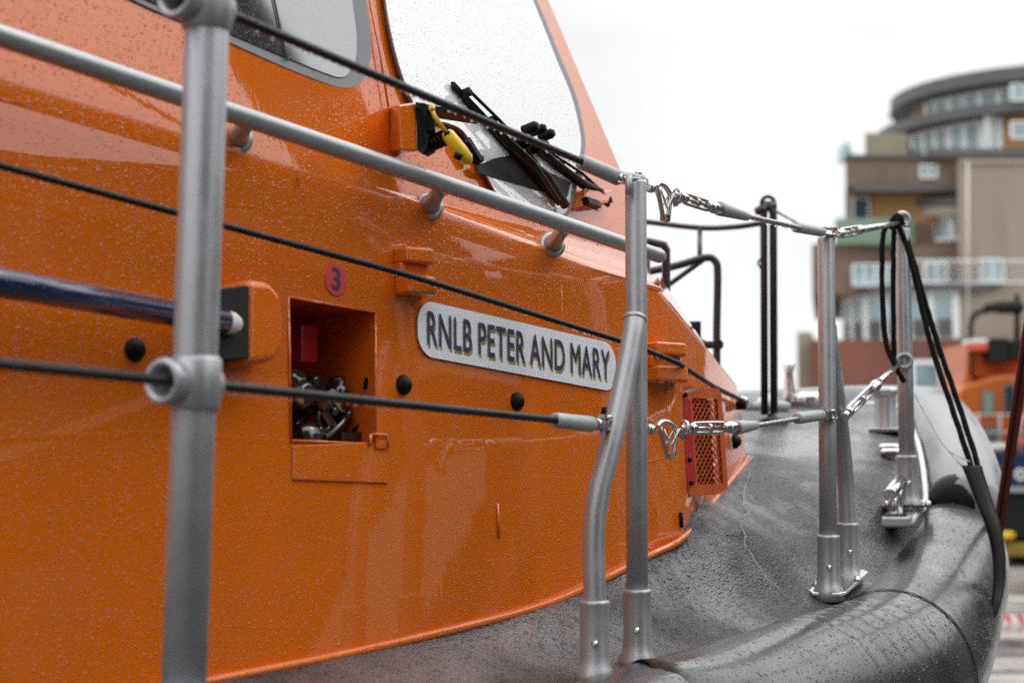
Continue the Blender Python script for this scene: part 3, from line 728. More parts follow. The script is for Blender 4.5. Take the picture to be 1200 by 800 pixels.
# ------------------------------------------------------------------ stanchions and guard wires
def eye_tab(c, ax, parent, r=.012):
    mb = MB(); mb.torus(c, ax, r, .0038, 18, 8); return mb
def foot(mb, p, r):                       # sleeve with skirt
    return [(0, r * 1.75), (.004, r * 1.75), (.012, r * 1.45), (.03, r * 1.3), (.055, r * 1.28), (.115, r * 1.28), (.118, r * 1.33), (.123, r * 1.33), (.125, r)]
def stanchion(base, top, r, label, brace=None, sleeve_h=.125):
    mb = MB(); ax = (top - base).normalized()
    mb.tube([base + ax * .02, base.lerp(top, .5), top - ax * .004, top], [r, r, r, r * .93], 24)
    st = obj('stanchion', mb, M['steel'], boat, label=label)
    mb = MB(); mb.lathe(base - Z * .02, ax, [(z + .02 if z else 0, q) for z, q in foot(mb, base, r)], 28); obj('sleeve', mb, M['steel'], st)
    mb = MB(); mb.lathe(base + ax * .055 - Y * (r * 1.2) - X * r * .15, -Y - X * .2, [(0, .006), (.005, .006), (.006, .0035), (.011, .003)], 6); obj('bolt', mb, M['chrome'], st)
    return st
p1b, p1t = P(211, 935, 2.0), P(246, -70, 2.0)
st1 = stanchion(p1b, p1t, .0262, 'thick nearest grey guard rail post with ring clamps')
rope_dir = (P(745, 497, 3.04) - P(232, 450, 2.0)).normalized()
def clamp(c, r, parent):
    ax = (p1t - p1b).normalized(); mb = MB()
    mb.lathe(c - ax * .032, ax, [(0, r), (.004, r * 1.14), (.060, r * 1.14), (.064, r)], 28)
    ro, ri = r * .98, r * .74; e = rope_dir; cc = c - X * .012 - Y * .004
    mb.lathe(cc - e * .042, e, [(.010, ri * .95), (0, ri), (0, ro * .97), (.005, ro * 1.08), (.013, ro * 1.0), (.076, ro), (.081, ro * 1.06), (.086, ro * .97), (.086, ri), (.076, ri * .95), (.010, ri * .95)], 30, False)
    obj('ring_clamp', mb, M['steel'], parent)
c_low = P(229, 449, 2.0); clamp(c_low, .0262, st1); c_top = P(243, 6, 2.0); clamp(c_top, .0262, st1)
# second pair
p2b, p2t = P(747, 773, 3.04), P(745, 212, 3.04)
st2 = stanchion(on_deck(p2b, -.005) * .0 + p2b, p2t, .0193, 'grey middle guard rail post beside its bent brace')
bb = P(697, 790, 2.90); mb = MB()
pth = [bb + Z * .02, P(697, 700, 2.90), P(696, 625, 2.90), P(702, 575, 2.905), P(716, 520, 2.92), P(733, 440, 2.96), P(742, 392, 2.985), P(744, 372, 3.0)]
mb.tube(smooth_path(pth, 6), .0193, 24); mb.lathe(P(744, 374, 2.998), (pth[-1] - pth[-2]), [(-.004, .0195), (-.002, .0212), (.003, .0212), (.005, .0195)], 24)
br = obj('brace', mb, M['steel'], st2)
mb = MB(); mb.lathe(bb - Z * .02, Z, [(z + .02 if z else 0, q) for z, q in foot(mb, bb, .0193)], 28); obj('brace_sleeve', mb, M['steel'], st2)
mb = MB(); mb.lathe(bb + Z * .055 - Y * .023, -Y - X * .3, [(0, .006), (.006, .006), (.007, .0035), (.012, .003)], 6); obj('bolt', mb, M['chrome'], st2)
# third pair
p3b, p3t = P(971, 693, 3.78), P(968, 278, 3.78)
st3 = stanchion(p3b, p3t, .0193, 'grey guard rail post with bolted foot near the edge of the foredeck')
b3 = P(994, 676, 3.95); mb = MB()
mb.tube(smooth_path([b3 + Z * .02, P(993, 600, 3.95), P(989, 540, 3.93), P(981, 470, 3.86), P(973, 410, 3.80), P(970, 380, 3.79)], 6), .0193, 20); obj('brace', mb, M['steel'], st3)
mb = MB(); mb.lathe(b3 - Z * .02, Z, [(z + .02 if z else 0, q) for z, q in foot(mb, b3, .0193)], 28); obj('brace_sleeve', mb, M['steel'], st3)
mb = MB(); mb.lathe(b3 + Z * .06 - Y * .023, -Y - X * .3, [(0, .006), (.006, .006), (.012, .003)], 6); obj('bolt', mb, M['chrome'], st3)
mb = MB(); fd = (b3 - p3b); fd.z = 0; fd.normalize(); fn = V((fd.y, -fd.x, 0))
pc = p3b.lerp(b3, .4); outl = [(-.105, -.03), (-.085, -.042), (.12, -.045), (.14, -.03), (.14, .03), (.12, .045), (-.085, .042), (-.105, .03)]
up3 = (fd.cross(fn)); slope = (on_deck(b3).z - on_deck(p3b).z) / max(.01, (b3 - p3b).length)
mb.prism([V((pc.x, pc.y, 0)) + fd * x + fn * y + Z * (on_deck(p3b).z + .006 + slope * x) for x, y in outl], Z * .008)
bp3 = obj('base_plate', mb, M['chrome'], st3, bevel=.002)
for x, y in ((-.09, .0), (-.03, -.038), (.02, -.042), (.075, -.042), (.03, .04)):
    mb = MB(); q = V((pc.x, pc.y, on_deck(p3b).z + .014 + slope * x)) + fd * x + fn * y; mb.lathe(q, Z, [(0, .009), (.002, .009), (.003, .007), (.009, .007)], 6); obj('bolt', mb, M['chrome'], st3)
# fourth, flattened top with an eye
p4b, p4t = P(1064, 590, 4.42), P(1057, 268, 4.42)
st4 = stanchion(p4b, p4t, .0205, 'farthest grey guard rail post with eye top and black ropes knotted to it')
mb = MB(); ec = P(1058, 258, 4.42); mb.torus(ec, V((.35, -1, 0)), .017, .0085, 24, 10); obj('top_eye', mb, M['steel'], st4)
mb = MB(); e2 = P(1060, 423, 4.395); mb.torus(e2, V((-.1, -1, 0)), .017, .006, 24, 10); obj('side_eye', mb, M['steel'], st4)
mb = MB(); q = on_deck(p4b, .002); mb.prism([q + X * a + Y * b for a, b in ((-.075, -.04), (.05, -.045), (.06, .04), (-.06, .045))], Z * .007)
obj('base_plate', mb, M['chrome'], st4)
for a, b in ((-.06, -.03), (.045, -.03), (.045, .03)):
    mb = MB(); mb.lathe(q + X * a + Y * b + Z * .007, Z, [(0, .009), (.003, .007), (.01, .007)], 6); obj('bolt', mb, M['chrome'], st4)

def wire(name, a, b, r, m, lobes=6, sag=0.0, parent=boat, label=None):
    mb = MB(); pts = straight(a, b, .006)
    n = len(pts) - 1; pts = [p - Z * (sag * 4 * (k / n) * (1 - k / n)) for k, p in enumerate(pts)]
    mb.tube(pts, r, 12, True, lobes, .10, .05); return obj(name, mb, m, parent, label=label)
def swage(a, b, r, parent, r2=None):
    mb = MB(); L = (b - a).length; r2 = r2 or r
    mb.lathe(a, b - a, [(0, r * .6), (.001, r * .97), (.004, r), (L - .004, r2), (L, r2 * .85)], 20); return obj('swage', mb, M['swage'], parent)
def fork(c, d, parent, s=1.0):                   # clevis and pin on the post
    mb = MB(); d = d.normalized(); w = d.cross(Z).normalized()
    for k in (-1, 1): mb.box(c + Z * (k * .007 * s), d, w, Z, .024 * s, .006 * s, .0018 * s)
    mb.lathe(c + d * .016 * s - Z * .014 * s, Z, [(0, .005 * s), (.004 * s, .0055 * s), (.004 * s, .0035 * s), (.024 * s, .0035 * s), (.024 * s, .006 * s), (.028 * s, .005 * s)], 12)
    mb.torus(c + d * .026 * s, w, .006 * s, .0016 * s, 14, 6); mb.lathe(c - d * .03 * s, d, [(0, .008 * s), (.012 * s, .009 * s), (.016 * s, .006 * s)], 12)
    return obj('fork', mb, M['chrome'], parent)
def turnbuckle(a, b, parent, hook=True, s=1.0):   # from post eye a to swage start b
    d = (b - a); L = d.length; d.normalize(); w = d.cross(Z).normalized(); u = w.cross(d).normalized()
    if u.z < 0: u = -u
    at = lambda x, y=0, z=0: a + d * (x * L) + w * y + u * z
    mb = MB(); mb.lathe(at(0), d, [(0, .006 * s), (.006 * s, .010 * s), (.014 * s, .009 * s), (.02 * s, .006 * s)], 14)
    if hook:                                     # pelican hook: bent frame hanging under the wire
        mb.tube(smooth_path([at(.10, 0, .004), at(.14, 0, .012 * s), at(.22, 0, .010 * s), at(.34, 0, -.012 * s), at(.36, 0, -.02 * s)], 5), .0050 * s, 10)
        mb.tube(smooth_path([at(.12, 0, .004), at(.15, 0, -.02 * s), at(.19, 0, -.045 * s), at(.23, 0, -.052 * s), at(.26, 0, -.045 * s), at(.28, 0, -.01 * s), at(.27, 0, .004)], 5), .0045 * s, 10)
        mb.box(at(.22, 0, -.048 * s), d, w, u, .007 * s, .007 * s, .006 * s)
        for y in (-.006, .006): mb.tube([at(.13, y * s, 0), at(.20, y * s, -.03 * s), at(.30, y * s, .0)], .0022 * s, 8)
        mb.torus(at(.38), d + w * .5, .013 * s, .0032 * s, 18, 8); mb.torus(at(.40), w, .011 * s, .0032 * s, 18, 8)
        mb.lathe(at(.34), d, [(0, .005 * s), (.01 * s, .008 * s), (.02 * s, .005 * s)], 12)
    hk = obj('pelican_hook', mb, M['chrome'], parent) if hook else obj('toggle', mb, M['chrome'], parent)
    x0 = .44 if hook else .12
    mb = MB(); x1 = .84
    LL = (x1 - x0) * L
    for k in (-1, 1): mb.tube(smooth_path([at(x0, 0, 0), at(x0 + .03, 0, k * .007 * s), at(x0 + .08, 0, k * .009 * s), at(x1 - .08, 0, k * .009 * s), at(x1 - .03, 0, k * .007 * s), at(x1, 0, 0)], 4), .0036 * s, 10)
    mb.lathe(at((x0 + x1) / 2 - .02), d, [(0, .009 * s), (.04 * L, .009 * s)], 10)
    for x in (x0 - .01, x1 - .05): mb.lathe(at(x), d, [(0, .007 * s), (.006 * s, .0095 * s), (.018 * s, .009 * s), (.022 * s, .006 * s)], 12)
    mb.tube([at(x0 - .05), at(x1 + .02)], .0034 * s, 8)
    obj('turnbuckle', mb, M['chrome'], parent)
    mb = MB(); mb.lathe(at(x1 + .0), d, [(0, .006 * s), (.006 * s, .011 * s), (.016 * s, .012 * s), ((1 - x1) * L, .009 * s)], 14)
    mb.torus(at(x1 + .08), w, .009 * s, .0026 * s, 14, 6); obj('clevis', mb, M['chrome'], parent)

# top wire, post one to two to three to four
r_w = .0062
wt = wire('guard_wire', c_top + rope_dir * .01 + Z * .0, P(683, 190, 2.97), r_w, M['wire'], sag=0.0, label='upper black guard wire between the near posts')
swage(P(680, 189, 2.965), P(726, 209, 3.03), .0135, wt, .0145); fork(P(738, 210, 3.03), P(726, 209, 3.03) * -1 + P(752, 213, 3.05), wt, 1.15)
mb = MB(); mb.tube([P(737, 205, 3.01), P(737, 228, 3.01)], .006, 8); mb.lathe(P(742, 211, 3.04), Z, [(-.004, .0196), (.002, .0196), (.004, .015)], 20); obj('top_cap', mb, M['steel'], st2)
turnbuckle(P(760, 219, 3.06), P(845, 246, 3.3), wt)
swage(P(842, 244, 3.3), P(876, 254, 3.40), .0145, wt, .009)
wt2 = wire('guard_wire', P(874, 253, 3.40), P(938, 267, 3.62), .0052, M['bare_wire'], label='bare upper guard wire between the second and third posts')
swage(P(932, 266, 3.62), P(963, 272, 3.73), .0115, wt2, .0105); fork(P(971, 272, 3.76), X + Y * .8, wt2)
turnbuckle(P(982, 274, 3.82), P(1010, 269, 4.0), wt2, False)
mb = MB(); mb.tube([P(1008, 269.5, 4.0), P(1056, 261, 4.40)], [.009, .006], 10); obj('rod', mb, M['chrome'], wt2)
# lower wire
wl_ = wire('guard_wire', c_low + rope_dir * .02, P(652, 492, 2.80), r_w, M['wire'], label='lower black guard wire between the near posts')
wire('guard_wire', P(-260, 400, 1.45), c_low - rope_dir * .03, r_w, M['wire'], label='lower black guard wire running aft from the nearest post')
wire('guard_wire', V((-.95, 1.0, H + .50)), c_top - rope_dir * .03, r_w, M['wire'], label='upper black guard wire running aft from the nearest post')
swage(P(650, 492, 2.80), P(694, 497, 2.87), .0128, wl_, .0135); fork(P(708, 497, 2.90), P(745, 500, 3.0) - P(700, 497, 2.87), wl_, 1.15)
mb = MB(); mb.prism([P(701, 485, 2.885), P(709, 485, 2.885), P(709, 512, 2.885), P(704, 512, 2.885)], V((0, .012, 0))); obj('wire_lug', mb, M['steel'], st2)
turnbuckle(P(759, 503, 3.06), P(868, 500, 3.32), wl_)
swage(P(862, 501, 3.31), P(886, 498, 3.40), .0145, wl_, .009)
wl2 = wire('guard_wire', P(884, 499, 3.40), P(937, 490, 3.62), .0050, M['bare_wire'], label='bare lower guard wire between the second and third posts')
swage(P(934, 490, 3.61), P(963, 486, 3.72), .0125, wl2, .0120); fork(P(970, 487, 3.75), X + Y * .8, wl2)
mb = MB(); mb.prism([P(961, 476, 3.755), P(966, 476, 3.755), P(967, 497, 3.755), P(963, 497, 3.755)], V((0, .012, 0))); obj('wire_lug', mb, M['steel'], st3)
turnbuckle(P(989, 488, 3.83), P(1030, 448, 4.12), wl2, False, 1.2)
mb = MB(); mb.tube([P(1026, 451, 4.1), P(1056, 425, 4.36)], [.008, .005], 10); obj('rod', mb, M['chrome'], wl2)
# grab line close to the wheelhouse
gl = [W(-420, 66, .06), W(0, 194, .06), W(250, 261, .05), W(459, 317, .055), W(497, 328, .055), W(745, 405, .07), P(796, 426, 3.55), P(835, 452, 3.95), P(874, 471, 4.52)]
pp = []
for a, b in zip(gl[:-1], gl[1:]): pp += straight(a, b, .006)[:-1]
mb = MB(); mb.tube(pp + [gl[-1]], .0052, 12, True, 3, .16, .045); obj('grab_line', mb, M['wire'], boat)
mb = MB(); mb.lathe(P(870, 470, 4.46), P(884, 475, 4.7) - P(870, 470, 4.46), [(0, .01), (.01, .014), (.10, .015), (.12, .01)], 12); obj('line_end', mb, M['chrome'], boat)

# water beads hanging under the lines and the rail
def hanging(pts, r0, n):
    mb = MB()
    for _ in range(n):
        k = random.randrange(len(pts) - 1); p = pts[k].lerp(pts[k + 1], random.random()); r = random.uniform(.0010, .0024)
        mb.lathe(p - Z * (r0 + r * 1.1), Z, [(-r, r * .3), (-r * .6, r * .8), (0, r), (r * .8, r * .6), (r * 1.5, r * .15)], 8)
    return mb
wm, wnt, wb = newmat('clear_water'); wb.inputs['Base Color'].default_value = (1, 1, 1, 1); wb.inputs['Roughness'].default_value = .02; wb.inputs['IOR'].default_value = 1.33; wb.inputs['Transmission Weight'].default_value = 1
for pts_, r0, n in ((pp[30:], .0050, 150), (straight(rail_pt(0), rail_pt(760)), .0150, 90), (straight(c_low, P(652, 492, 2.80)), .006, 60), (straight(c_top, P(683, 190, 2.97)), .006, 50), (straight(P(874, 253, 3.40), P(938, 267, 3.62)), .005, 16)):
    tag(obj('water_beads', hanging(pts_, r0, n), wm, boat), kind='stuff')
# ------------------------------------------------------------------ deck fittings forward
c = on_deck(P(1038, 500, 5.3)); bo = MB()
bo.lathe(c, Z, [(0, .036), (.012, .034), (.10, .034), (.118, .036), (.120, .043), (.130, .044), (.137, .036), (.140, .015)], 28)
bl = obj('bollard', bo, M['rail'], boat)
bo = MB(); bo.prism([c + X * a + Y * b for a, b in ((-.065, -.06), (.055, -.065), (.06, .06), (-.06, .06))], Z * .012); obj('base_plate', bo, M['chrome'], bl, bevel=.003)
# mooring cleat beside the last post
c = on_deck(P(1048, 612, 4.3)); cl = MB()
cl.prism([c + X * a + Y * b for a, b in ((-.045, -.05), (.025, -.06), (.065, .07), (.0, .09))], Z * .028)
cb = obj('cleat', cl, M['steel'], boat, bevel=.008)
cl = MB(); cl.prism([c + X * a + Y * b + Z * .029 for a, b in ((-.034, -.042), (.020, -.048), (.045, .06), (.006, .07))], Z * .006); obj('cleat_plate', cl, M['chrome'], cb)
cl = MB(); cl.lathe(P(1047, 600, 4.27), Z, [(-.02, .011), (.055, .011)], 16); cl.lathe(P(1053, 594, 4.36), Z, [(-.02, .011), (.06, .011)], 16)
ca, cb2 = P(1043, 579, 4.25), P(1056, 561, 4.42); cl.lathe(ca, cb2 - ca, [(0, .013), (.004, .0165), ((cb2 - ca).length - .004, .0165), ((cb2 - ca).length, .013)], 20)
obj('cleat_horn', cl, M['chrome'], cb)
for (u, v, d) in ((1042, 533, 4.95), (1044, 541, 4.9)):
    q = on_deck(P(u, v, d), .012); mb = MB(); mb.lathe(q - X * .03, X, [(0, .008), (.01, .012), (.05, .012), (.06, .008)], 12); mb.box(q - Z * .008, X, Y, Z, .02, .012, .008); obj('deck_fitting', mb, M['chrome'], boat)
q = on_deck(P(948, 478, 5.9)); mb = MB(); mb.lathe(q - X * .05 + Z * .03, X, [(0, .014), (.02, .026), (.08, .026), (.1, .014)], 14); mb.box(q + Z * .01, X, Y, Z, .07, .04, .012); obj('fairlead', mb, M['chrome'], boat, bevel=0)
q = on_deck(P(925, 482, 5.9)); mb = MB(); mb.lathe(q, Z, [(0, .03), (.05, .02), (.12, .014), (.15, .022), (.16, .01)], 14); mb.lathe(q - X * .07, Z, [(0, .045), (.03, .04), (.05, .015)], 14); obj('vent_cowl', mb, M['chrome'], boat)
q = P(876, 476, 5.6); mb = MB(); mb.lathe(q, X, [(-.03, .008), (.03, .018), (.12, .02), (.14, .01)], 12); obj('deck_fitting', mb, M['swage'], boat)

# black pulpit rails on the far side of the foredeck
pr_ = MB(); q = lambda u, v, d=5.2: P(u, v, d)
pr_.tube([q(896, 486), q(895, 250), q(898, 236)], .0115, 14); pr_.tube([q(907, 490), q(906, 250), q(902, 236)], .0120, 14)
pul = obj('pulpit_rail', pr_, M['blackpaint'], boat)
mb = MB(); mb.tube(smooth_path([q(700, 253, 5.35), q(757, 260, 5.3), q(820, 267, 5.25), q(860, 266), q(890, 262)], 5), .0085, 12); mb.tube([q(820, 267, 5.25), q(820, 305, 5.15)], .0075, 12); e_ = q(700, 253, 5.35); mb.tube([e_, on_deck(e_, -.01)], .0085, 12); obj('top_rail', mb, M['blackpaint'], pul)
mb = MB(); mb.tube(smooth_path([q(740, 322, 5.1), q(790, 312, 5.1), q(826, 302, 5.1), q(838, 306, 5.1), q(841, 322, 5.1), q(840, 380, 5.1), q(840, 428, 5.1), on_deck(q(840, 428, 5.1), -.01)], 6), .0115, 14); e_ = q(740, 322, 5.1); mb.tube([e_, on_deck(e_, -.01)], .0115, 12); mb.tube([q(775, 340, 5.2), q(826, 303, 5.12)], .008, 12); obj('bent_arm', mb, M['blackpaint'], pul)
mb = MB(); mb.tube([q(757, 283, 4.5), q(778, 287, 4.5), q(780.5, 293, 4.5), q(780.5, 335, 4.5), on_deck(q(780.5, 335, 4.5), -.01)], .0115, 12); mb.tube([q(757, 283, 4.5), on_deck(q(757, 283, 4.5), -.01)], .0115, 12); obj('square_post', mb, M['blackpaint'], pul)
mb = MB(); mb.box(q(812, 390, 5.2), X, Y, Z, .022, .03, .034); mb.tube([q(812, 395, 5.2), q(828, 404, 5.15)], .010, 10); mb.tube([q(826, 404, 5.15), q(843, 404, 5.1)], .012, 12); mb.lathe(q(841, 404, 5.09), Y, [(-.02, .016), (.02, .016)]); obj('lamp_housing', mb, M['blackmatt'], pul, bevel=.003)
mb = MB(); mb.lathe(q(907, 492), Z, [(-.005, .045), (.006, .045), (.01, .02), (.02, .018)], 16); obj('foot_plate', mb, M['blackpaint'], pul)
mb = MB(); mb.torus(q(900, 238), Y, .02, .006, 18, 8); mb.lathe(q(892, 246), X + Z * .3, [(-.02, .010), (0, .017), (.02, .010)], 12); mb.lathe(q(905, 242), X, [(-.01, .012), (.012, .015)], 12); mb.tube([q(888, 308), q(893, 300), q(893, 318), q(888, 308)], .004, 6)
mb.tube([q(903, 244), q(950, 270, 4.6)], .004, 8); obj('top_shackle', mb, M['blackpaint'], pul)

# ------------------------------------------------------------------ black ropes and sleeve hanging over the bow
rp_ = empty('mooring_rope', P(1050, 262, 4.4), 'black doubled rope knotted to the farthest post, ending in a black sleeve over the side', 'rope')
def rope(pts, r=.0066, name='strand'):
    mb = MB(); pth = smooth_path(pts, 14); mb.tube(pth, r, 10, True, 3, .14, .03); return obj(name, mb, M['blackrope'], rp_)
rope([P(1046, 262, 4.38), P(1035, 275, 4.37), P(1034, 340, 4.37), P(1038, 400, 4.37), P(1049, 428, 4.355), P(1060, 448, 4.35)])
rope([P(1048, 262, 4.37), P(1047, 300, 4.37), P(1047, 360, 4.37), P(1048, 425, 4.37)])
rope([P(1052, 262, 4.37), P(1066, 300, 4.36), P(1090, 400, 4.34), P(1113, 470, 4.3), P(1136, 540, 4.25), P(1152, 600, 4.2)], .0072)
rope([P(1058, 262, 4.42), P(1072, 312, 4.4), P(1098, 400, 4.38), P(1122, 470, 4.34), P(1143, 535, 4.28), P(1160, 600, 4.2)], .0072)
mb = MB()
for k in range(4): mb.torus(P(1047 + k * 2, 261 - k, 4.395), V((1, .3, .2 * k - .3)), .014, .0062, 18, 8)
mb.torus(P(1052, 258, 4.39), Y, .012, .006, 16, 8); obj('knot', mb, M['blackrope'], rp_)
def ribbon(pts, widths, th, wdir):
    mb = MB(); rings = []
    for p, w in zip(pts, widths):
        rings.append([p - wdir * w + Y * th * .3, p - wdir * w * .5 - Y * th, p + wdir * w * .5 - Y * th, p + wdir * w + Y * th * .3, p + wdir * w * .5 + Y * th, p - wdir * w * .5 + Y * th])
    return mb.rings(rings, True, True)
sl = smooth_path([P(1139, 545, 4.24), P(1152, 582, 4.18), P(1164, 615, 4.12), P(1171, 650, 4.08), P(1171, 685, 4.04), P(1167, 708, 4.0), P(1159, 732, 3.98)], 6)
m_ = len(sl); ww = [.026 - .016 * (k / (m_ - 1)) ** .7 for k in range(m_)]
obj('sleeve', ribbon(sl, ww, .012, X), M['black'], rp_)
mb = MB(); mb.tube(smooth_path([P(1072, 462, 4.4), P(1092, 498, 4.35), P(1110, 526, 4.3), P(1137, 541, 4.22)], 6), .0018, 6); mb.tube([P(1110, 526, 4.3), P(1130, 549, 4.24)], .0018, 6)
obj('thin_cord', mb, M['bare_wire'], rp_)
mb = MB(); mb.lathe(P(1156, 620, 4.75), Z, [(-.12, .02), (-.10, .045), (.12, .045), (.17, .035)], 18)
tag(obj('side_fender', mb, M['blackmatt'], None), 'small black cylinder fender hanging behind the black sleeve at the bow', 'fender')
a, b = P(1167, 640, 4.6), P(1214, 330, 3.9); b = a + (b - a) * 3.2; d = (b - a).normalized(); w = d.cross(Y).normalized()
mb = MB(); mb.box((a + b) / 2, d, w, d.cross(w), (b - a).length / 2, .0145, .0025)
rs = tag(obj('red_strap', mb, M['strap'], None, bevel=.001), 'taut dark red webbing strap slanting up at the right edge', 'strap')
mb = MB(); mb.box((a + b) / 2 - Y * .0035 + w * .003, d, w, d.cross(w), (b - a).length / 2, .0022, .0008); obj('stitching', mb, M['blackmatt'], rs)

# ------------------------------------------------------------------ ground
mb = MB(); i = mb.addv([V((-400, -400, 0)), V((400, -400, 0)), V((400, 400, 0)), V((-400, 400, 0))]); mb.face([i, i + 1, i + 2, i + 3])
tag(obj('ground', mb, M['ground']), kind='structure')
mb = MB(); i = mb.addv([V((-60, -60, .004)), V((60, -60, .004)), V((60, 10.6, .004)), V((-60, 10.6, .004))]); mb.face([i, i + 1, i + 2, i + 3])
tag(obj('dark_ground_sheet', mb, mat('dark_ground', (.035, .034, .034), .35, var=.3, vscale=1.5, bump=.3, bscale=60, rvar=.15)), kind='structure')  # unseen dark ground, added to cut bounce and pale reflections on the boat
# barrier tape on the quay
tp = MB(); tr = MB(); a, b = P(1120, 722, 18.6), P(1290, 728, 17.8); a.z = b.z = .055; L = (b - a).length; d = (b - a).normalized(); n = 22
for k in range(n):
    t = tp if k % 2 else tr
    c0 = a + d * (L * k / n); c1 = a + d * (L * (k + 1) / n)
    t.prism([V((c0.x, c0.y, .012)), V((c1.x, c1.y, .012)), V((c1.x, c1.y, .085)) - d * .05, V((c0.x, c0.y, .085)) - d * .05], Y * .004)
bt = tag(obj('barrier_tape', tp, M['tape']), 'red and white barrier tape stretched low across the quay at right', 'tape'); obj('red_stripes', tr, M['tapered'], bt)

# ------------------------------------------------------------------ apartment building
DB = 110.0
bd = empty('apartment_building', V((30, DB + 12, 0)), 'blurred tall apartment block with curved balconies, brown brick and ochre walls', 'building')
def rect(u0, u1, v0, v1, d, dep):           # box whose face spans that rectangle at distance d
    a = P(u0, v1, d); b = P(u1, v0, d); c = (a + b) / 2 + Y * dep / 2
    return c, abs(b.x - a.x) / 2, dep / 2, abs(b.z - a.z) / 2
def bpart(name, m, u0, u1, v0, v1, d, dep, parent=bd, bottom=None):   # the left flank of the block is obtuse: it recedes with u0
    c, hx, hy, hz = rect(u0, u1, v0, v1, d, dep)
    if bottom is not None:
        top_ = c.z + hz; hz = (top_ - bottom) / 2; c = V((c.x, c.y, bottom + hz))
    sk = (c.x - hx) / d * dep * 1.05; l, r = c.x - hx, c.x + hx; f0, f1 = c.y - hy, c.y + hy
    mb = MB(); mb.prism([V((l, f0, c.z - hz)), V((r, f0, c.z - hz)), V((r + sk + .5, f1, c.z - hz)), V((l + sk, f1, c.z - hz))], Z * (2 * hz)); return obj(name, mb, m, parent)
def window(u0, u1, v0, v1, d, nx=2, parent=bd, glass='bglass', fw=.12):
    c, hx, hy, hz = rect(u0, u1, v0, v1, d, .2); y = Y
    mb = MB()
    for k in range(nx + 1):
        x = c.x - hx + 2 * hx * k / nx; mb.box(V((x, c.y, c.z)), X, Y, Z, fw / 2, .1, hz)
    for z in (c.z - hz, c.z + hz): mb.box(V((c.x, c.y + .003, z)), X, Y, Z, hx, .09, fw / 2)
    o = obj('window', mb, M['wframe'], parent)
    g = MB(); g.box(c + Y * .03, X, Y, Z, hx, .03, hz); obj('pane', g, M[glass], o); return o
def drum(name, m, cu, dc, R, z0, z1, a0, a1, n=40, cap=True):  # solid round wing; angle 0 faces the camera, negative to the left
    c = P(cu, 520, dc); mb = MB(); pts = [V((c.x + R * math.sin(math.radians(a0 + (a1 - a0) * k / n)), c.y - R * math.cos(math.radians(a0 + (a1 - a0) * k / n)), z0)) for k in range(n + 1)]
    pts.append(V((c.x, c.y, z0))) if (a1 - a0) < 359 else None
    mb.prism(pts, Z * (z1 - z0)); return obj(name, mb, m, bd)
def drum_windows(cu, dc, R, z0, z1, a0, a1, n, glass='bglass'):
    c = P(cu, 520, dc); fr_, gl_ = MB(), MB()
    for k in range(n + 1):
        a = math.radians(a0 + (a1 - a0) * k / n); p = V((c.x + R * math.sin(a), c.y - R * math.cos(a), (z0 + z1) / 2))
        fr_.box(p, V((math.cos(a), math.sin(a), 0)), V((-math.sin(a), math.cos(a), 0)), Z, .17 if k % 2 else .22, .12, (z1 - z0) / 2)
        if k < n:
            b = math.radians(a0 + (a1 - a0) * (k + 1) / n); q_ = V((c.x + R * math.sin(b), c.y - R * math.cos(b), (z0 + z1) / 2)); m2 = (p + q_) / 2; e = (q_ - p)
            L = e.length; e.normalize(); nn = V((-e.y, e.x, 0))
            gl_.box(m2 + nn * .05, e, nn, Z, L / 2, .03, (z1 - z0) / 2)
            for z in (z0 + .1, z1 - .12): fr_.box(V((m2.x, m2.y, z)), e, nn, Z, L / 2, .08, .13)
    o = obj('window', fr_, M['wframe'], bd); obj('pane', gl_, M[glass], o)
zz = lambda v, d=DB: P(600, v, d).z
# round tower
cu, dc = 1240, 121
drum('roof_slab', M['slab'], cu, dc, 11.3, zz(89), zz(73), -180, 180, 72)
drum('tower_wall', M['ochre'], cu, dc, 9.9, zz(124), zz(89), -180, 180, 60)
drum_windows(cu, dc, 10.0, zz(120), zz(92), -74, -30, 6)
drum('balcony_slab', M['slab'], cu, dc, 12.4, zz(130), zz(118), -180, 180, 72)
drum('tower_wall', M['ochre'], cu, dc, 11.0, zz(176), zz(130), -180, 180, 60)
drum_windows(cu, dc, 11.1, zz(172), zz(132), -80, -35, 7)
mb = MB(); c = P(cu, 520, dc)
for k in range(26):
    a = math.radians(-80 + k * 3.2); p = V((c.x + 12.3 * math.sin(a), c.y - 12.3 * math.cos(a), zz(112))); mb.box(p, X, Y, Z, .03, .03, .55)
    mb.box(p + Z * .55, V((math.cos(a), math.sin(a), 0)), V((-math.sin(a), math.cos(a), 0)), Z, .36, .03, .03)
obj('balustrade', mb, M['slab'], bd)
window(1186, 1202, 99, 117, DB - .5, 1); window(1186, 1204, 143, 161, DB - 1.6, 1)
bpart('drainpipe', M['wframe'], 1154, 1157, 135, 175, 111.5, .3)
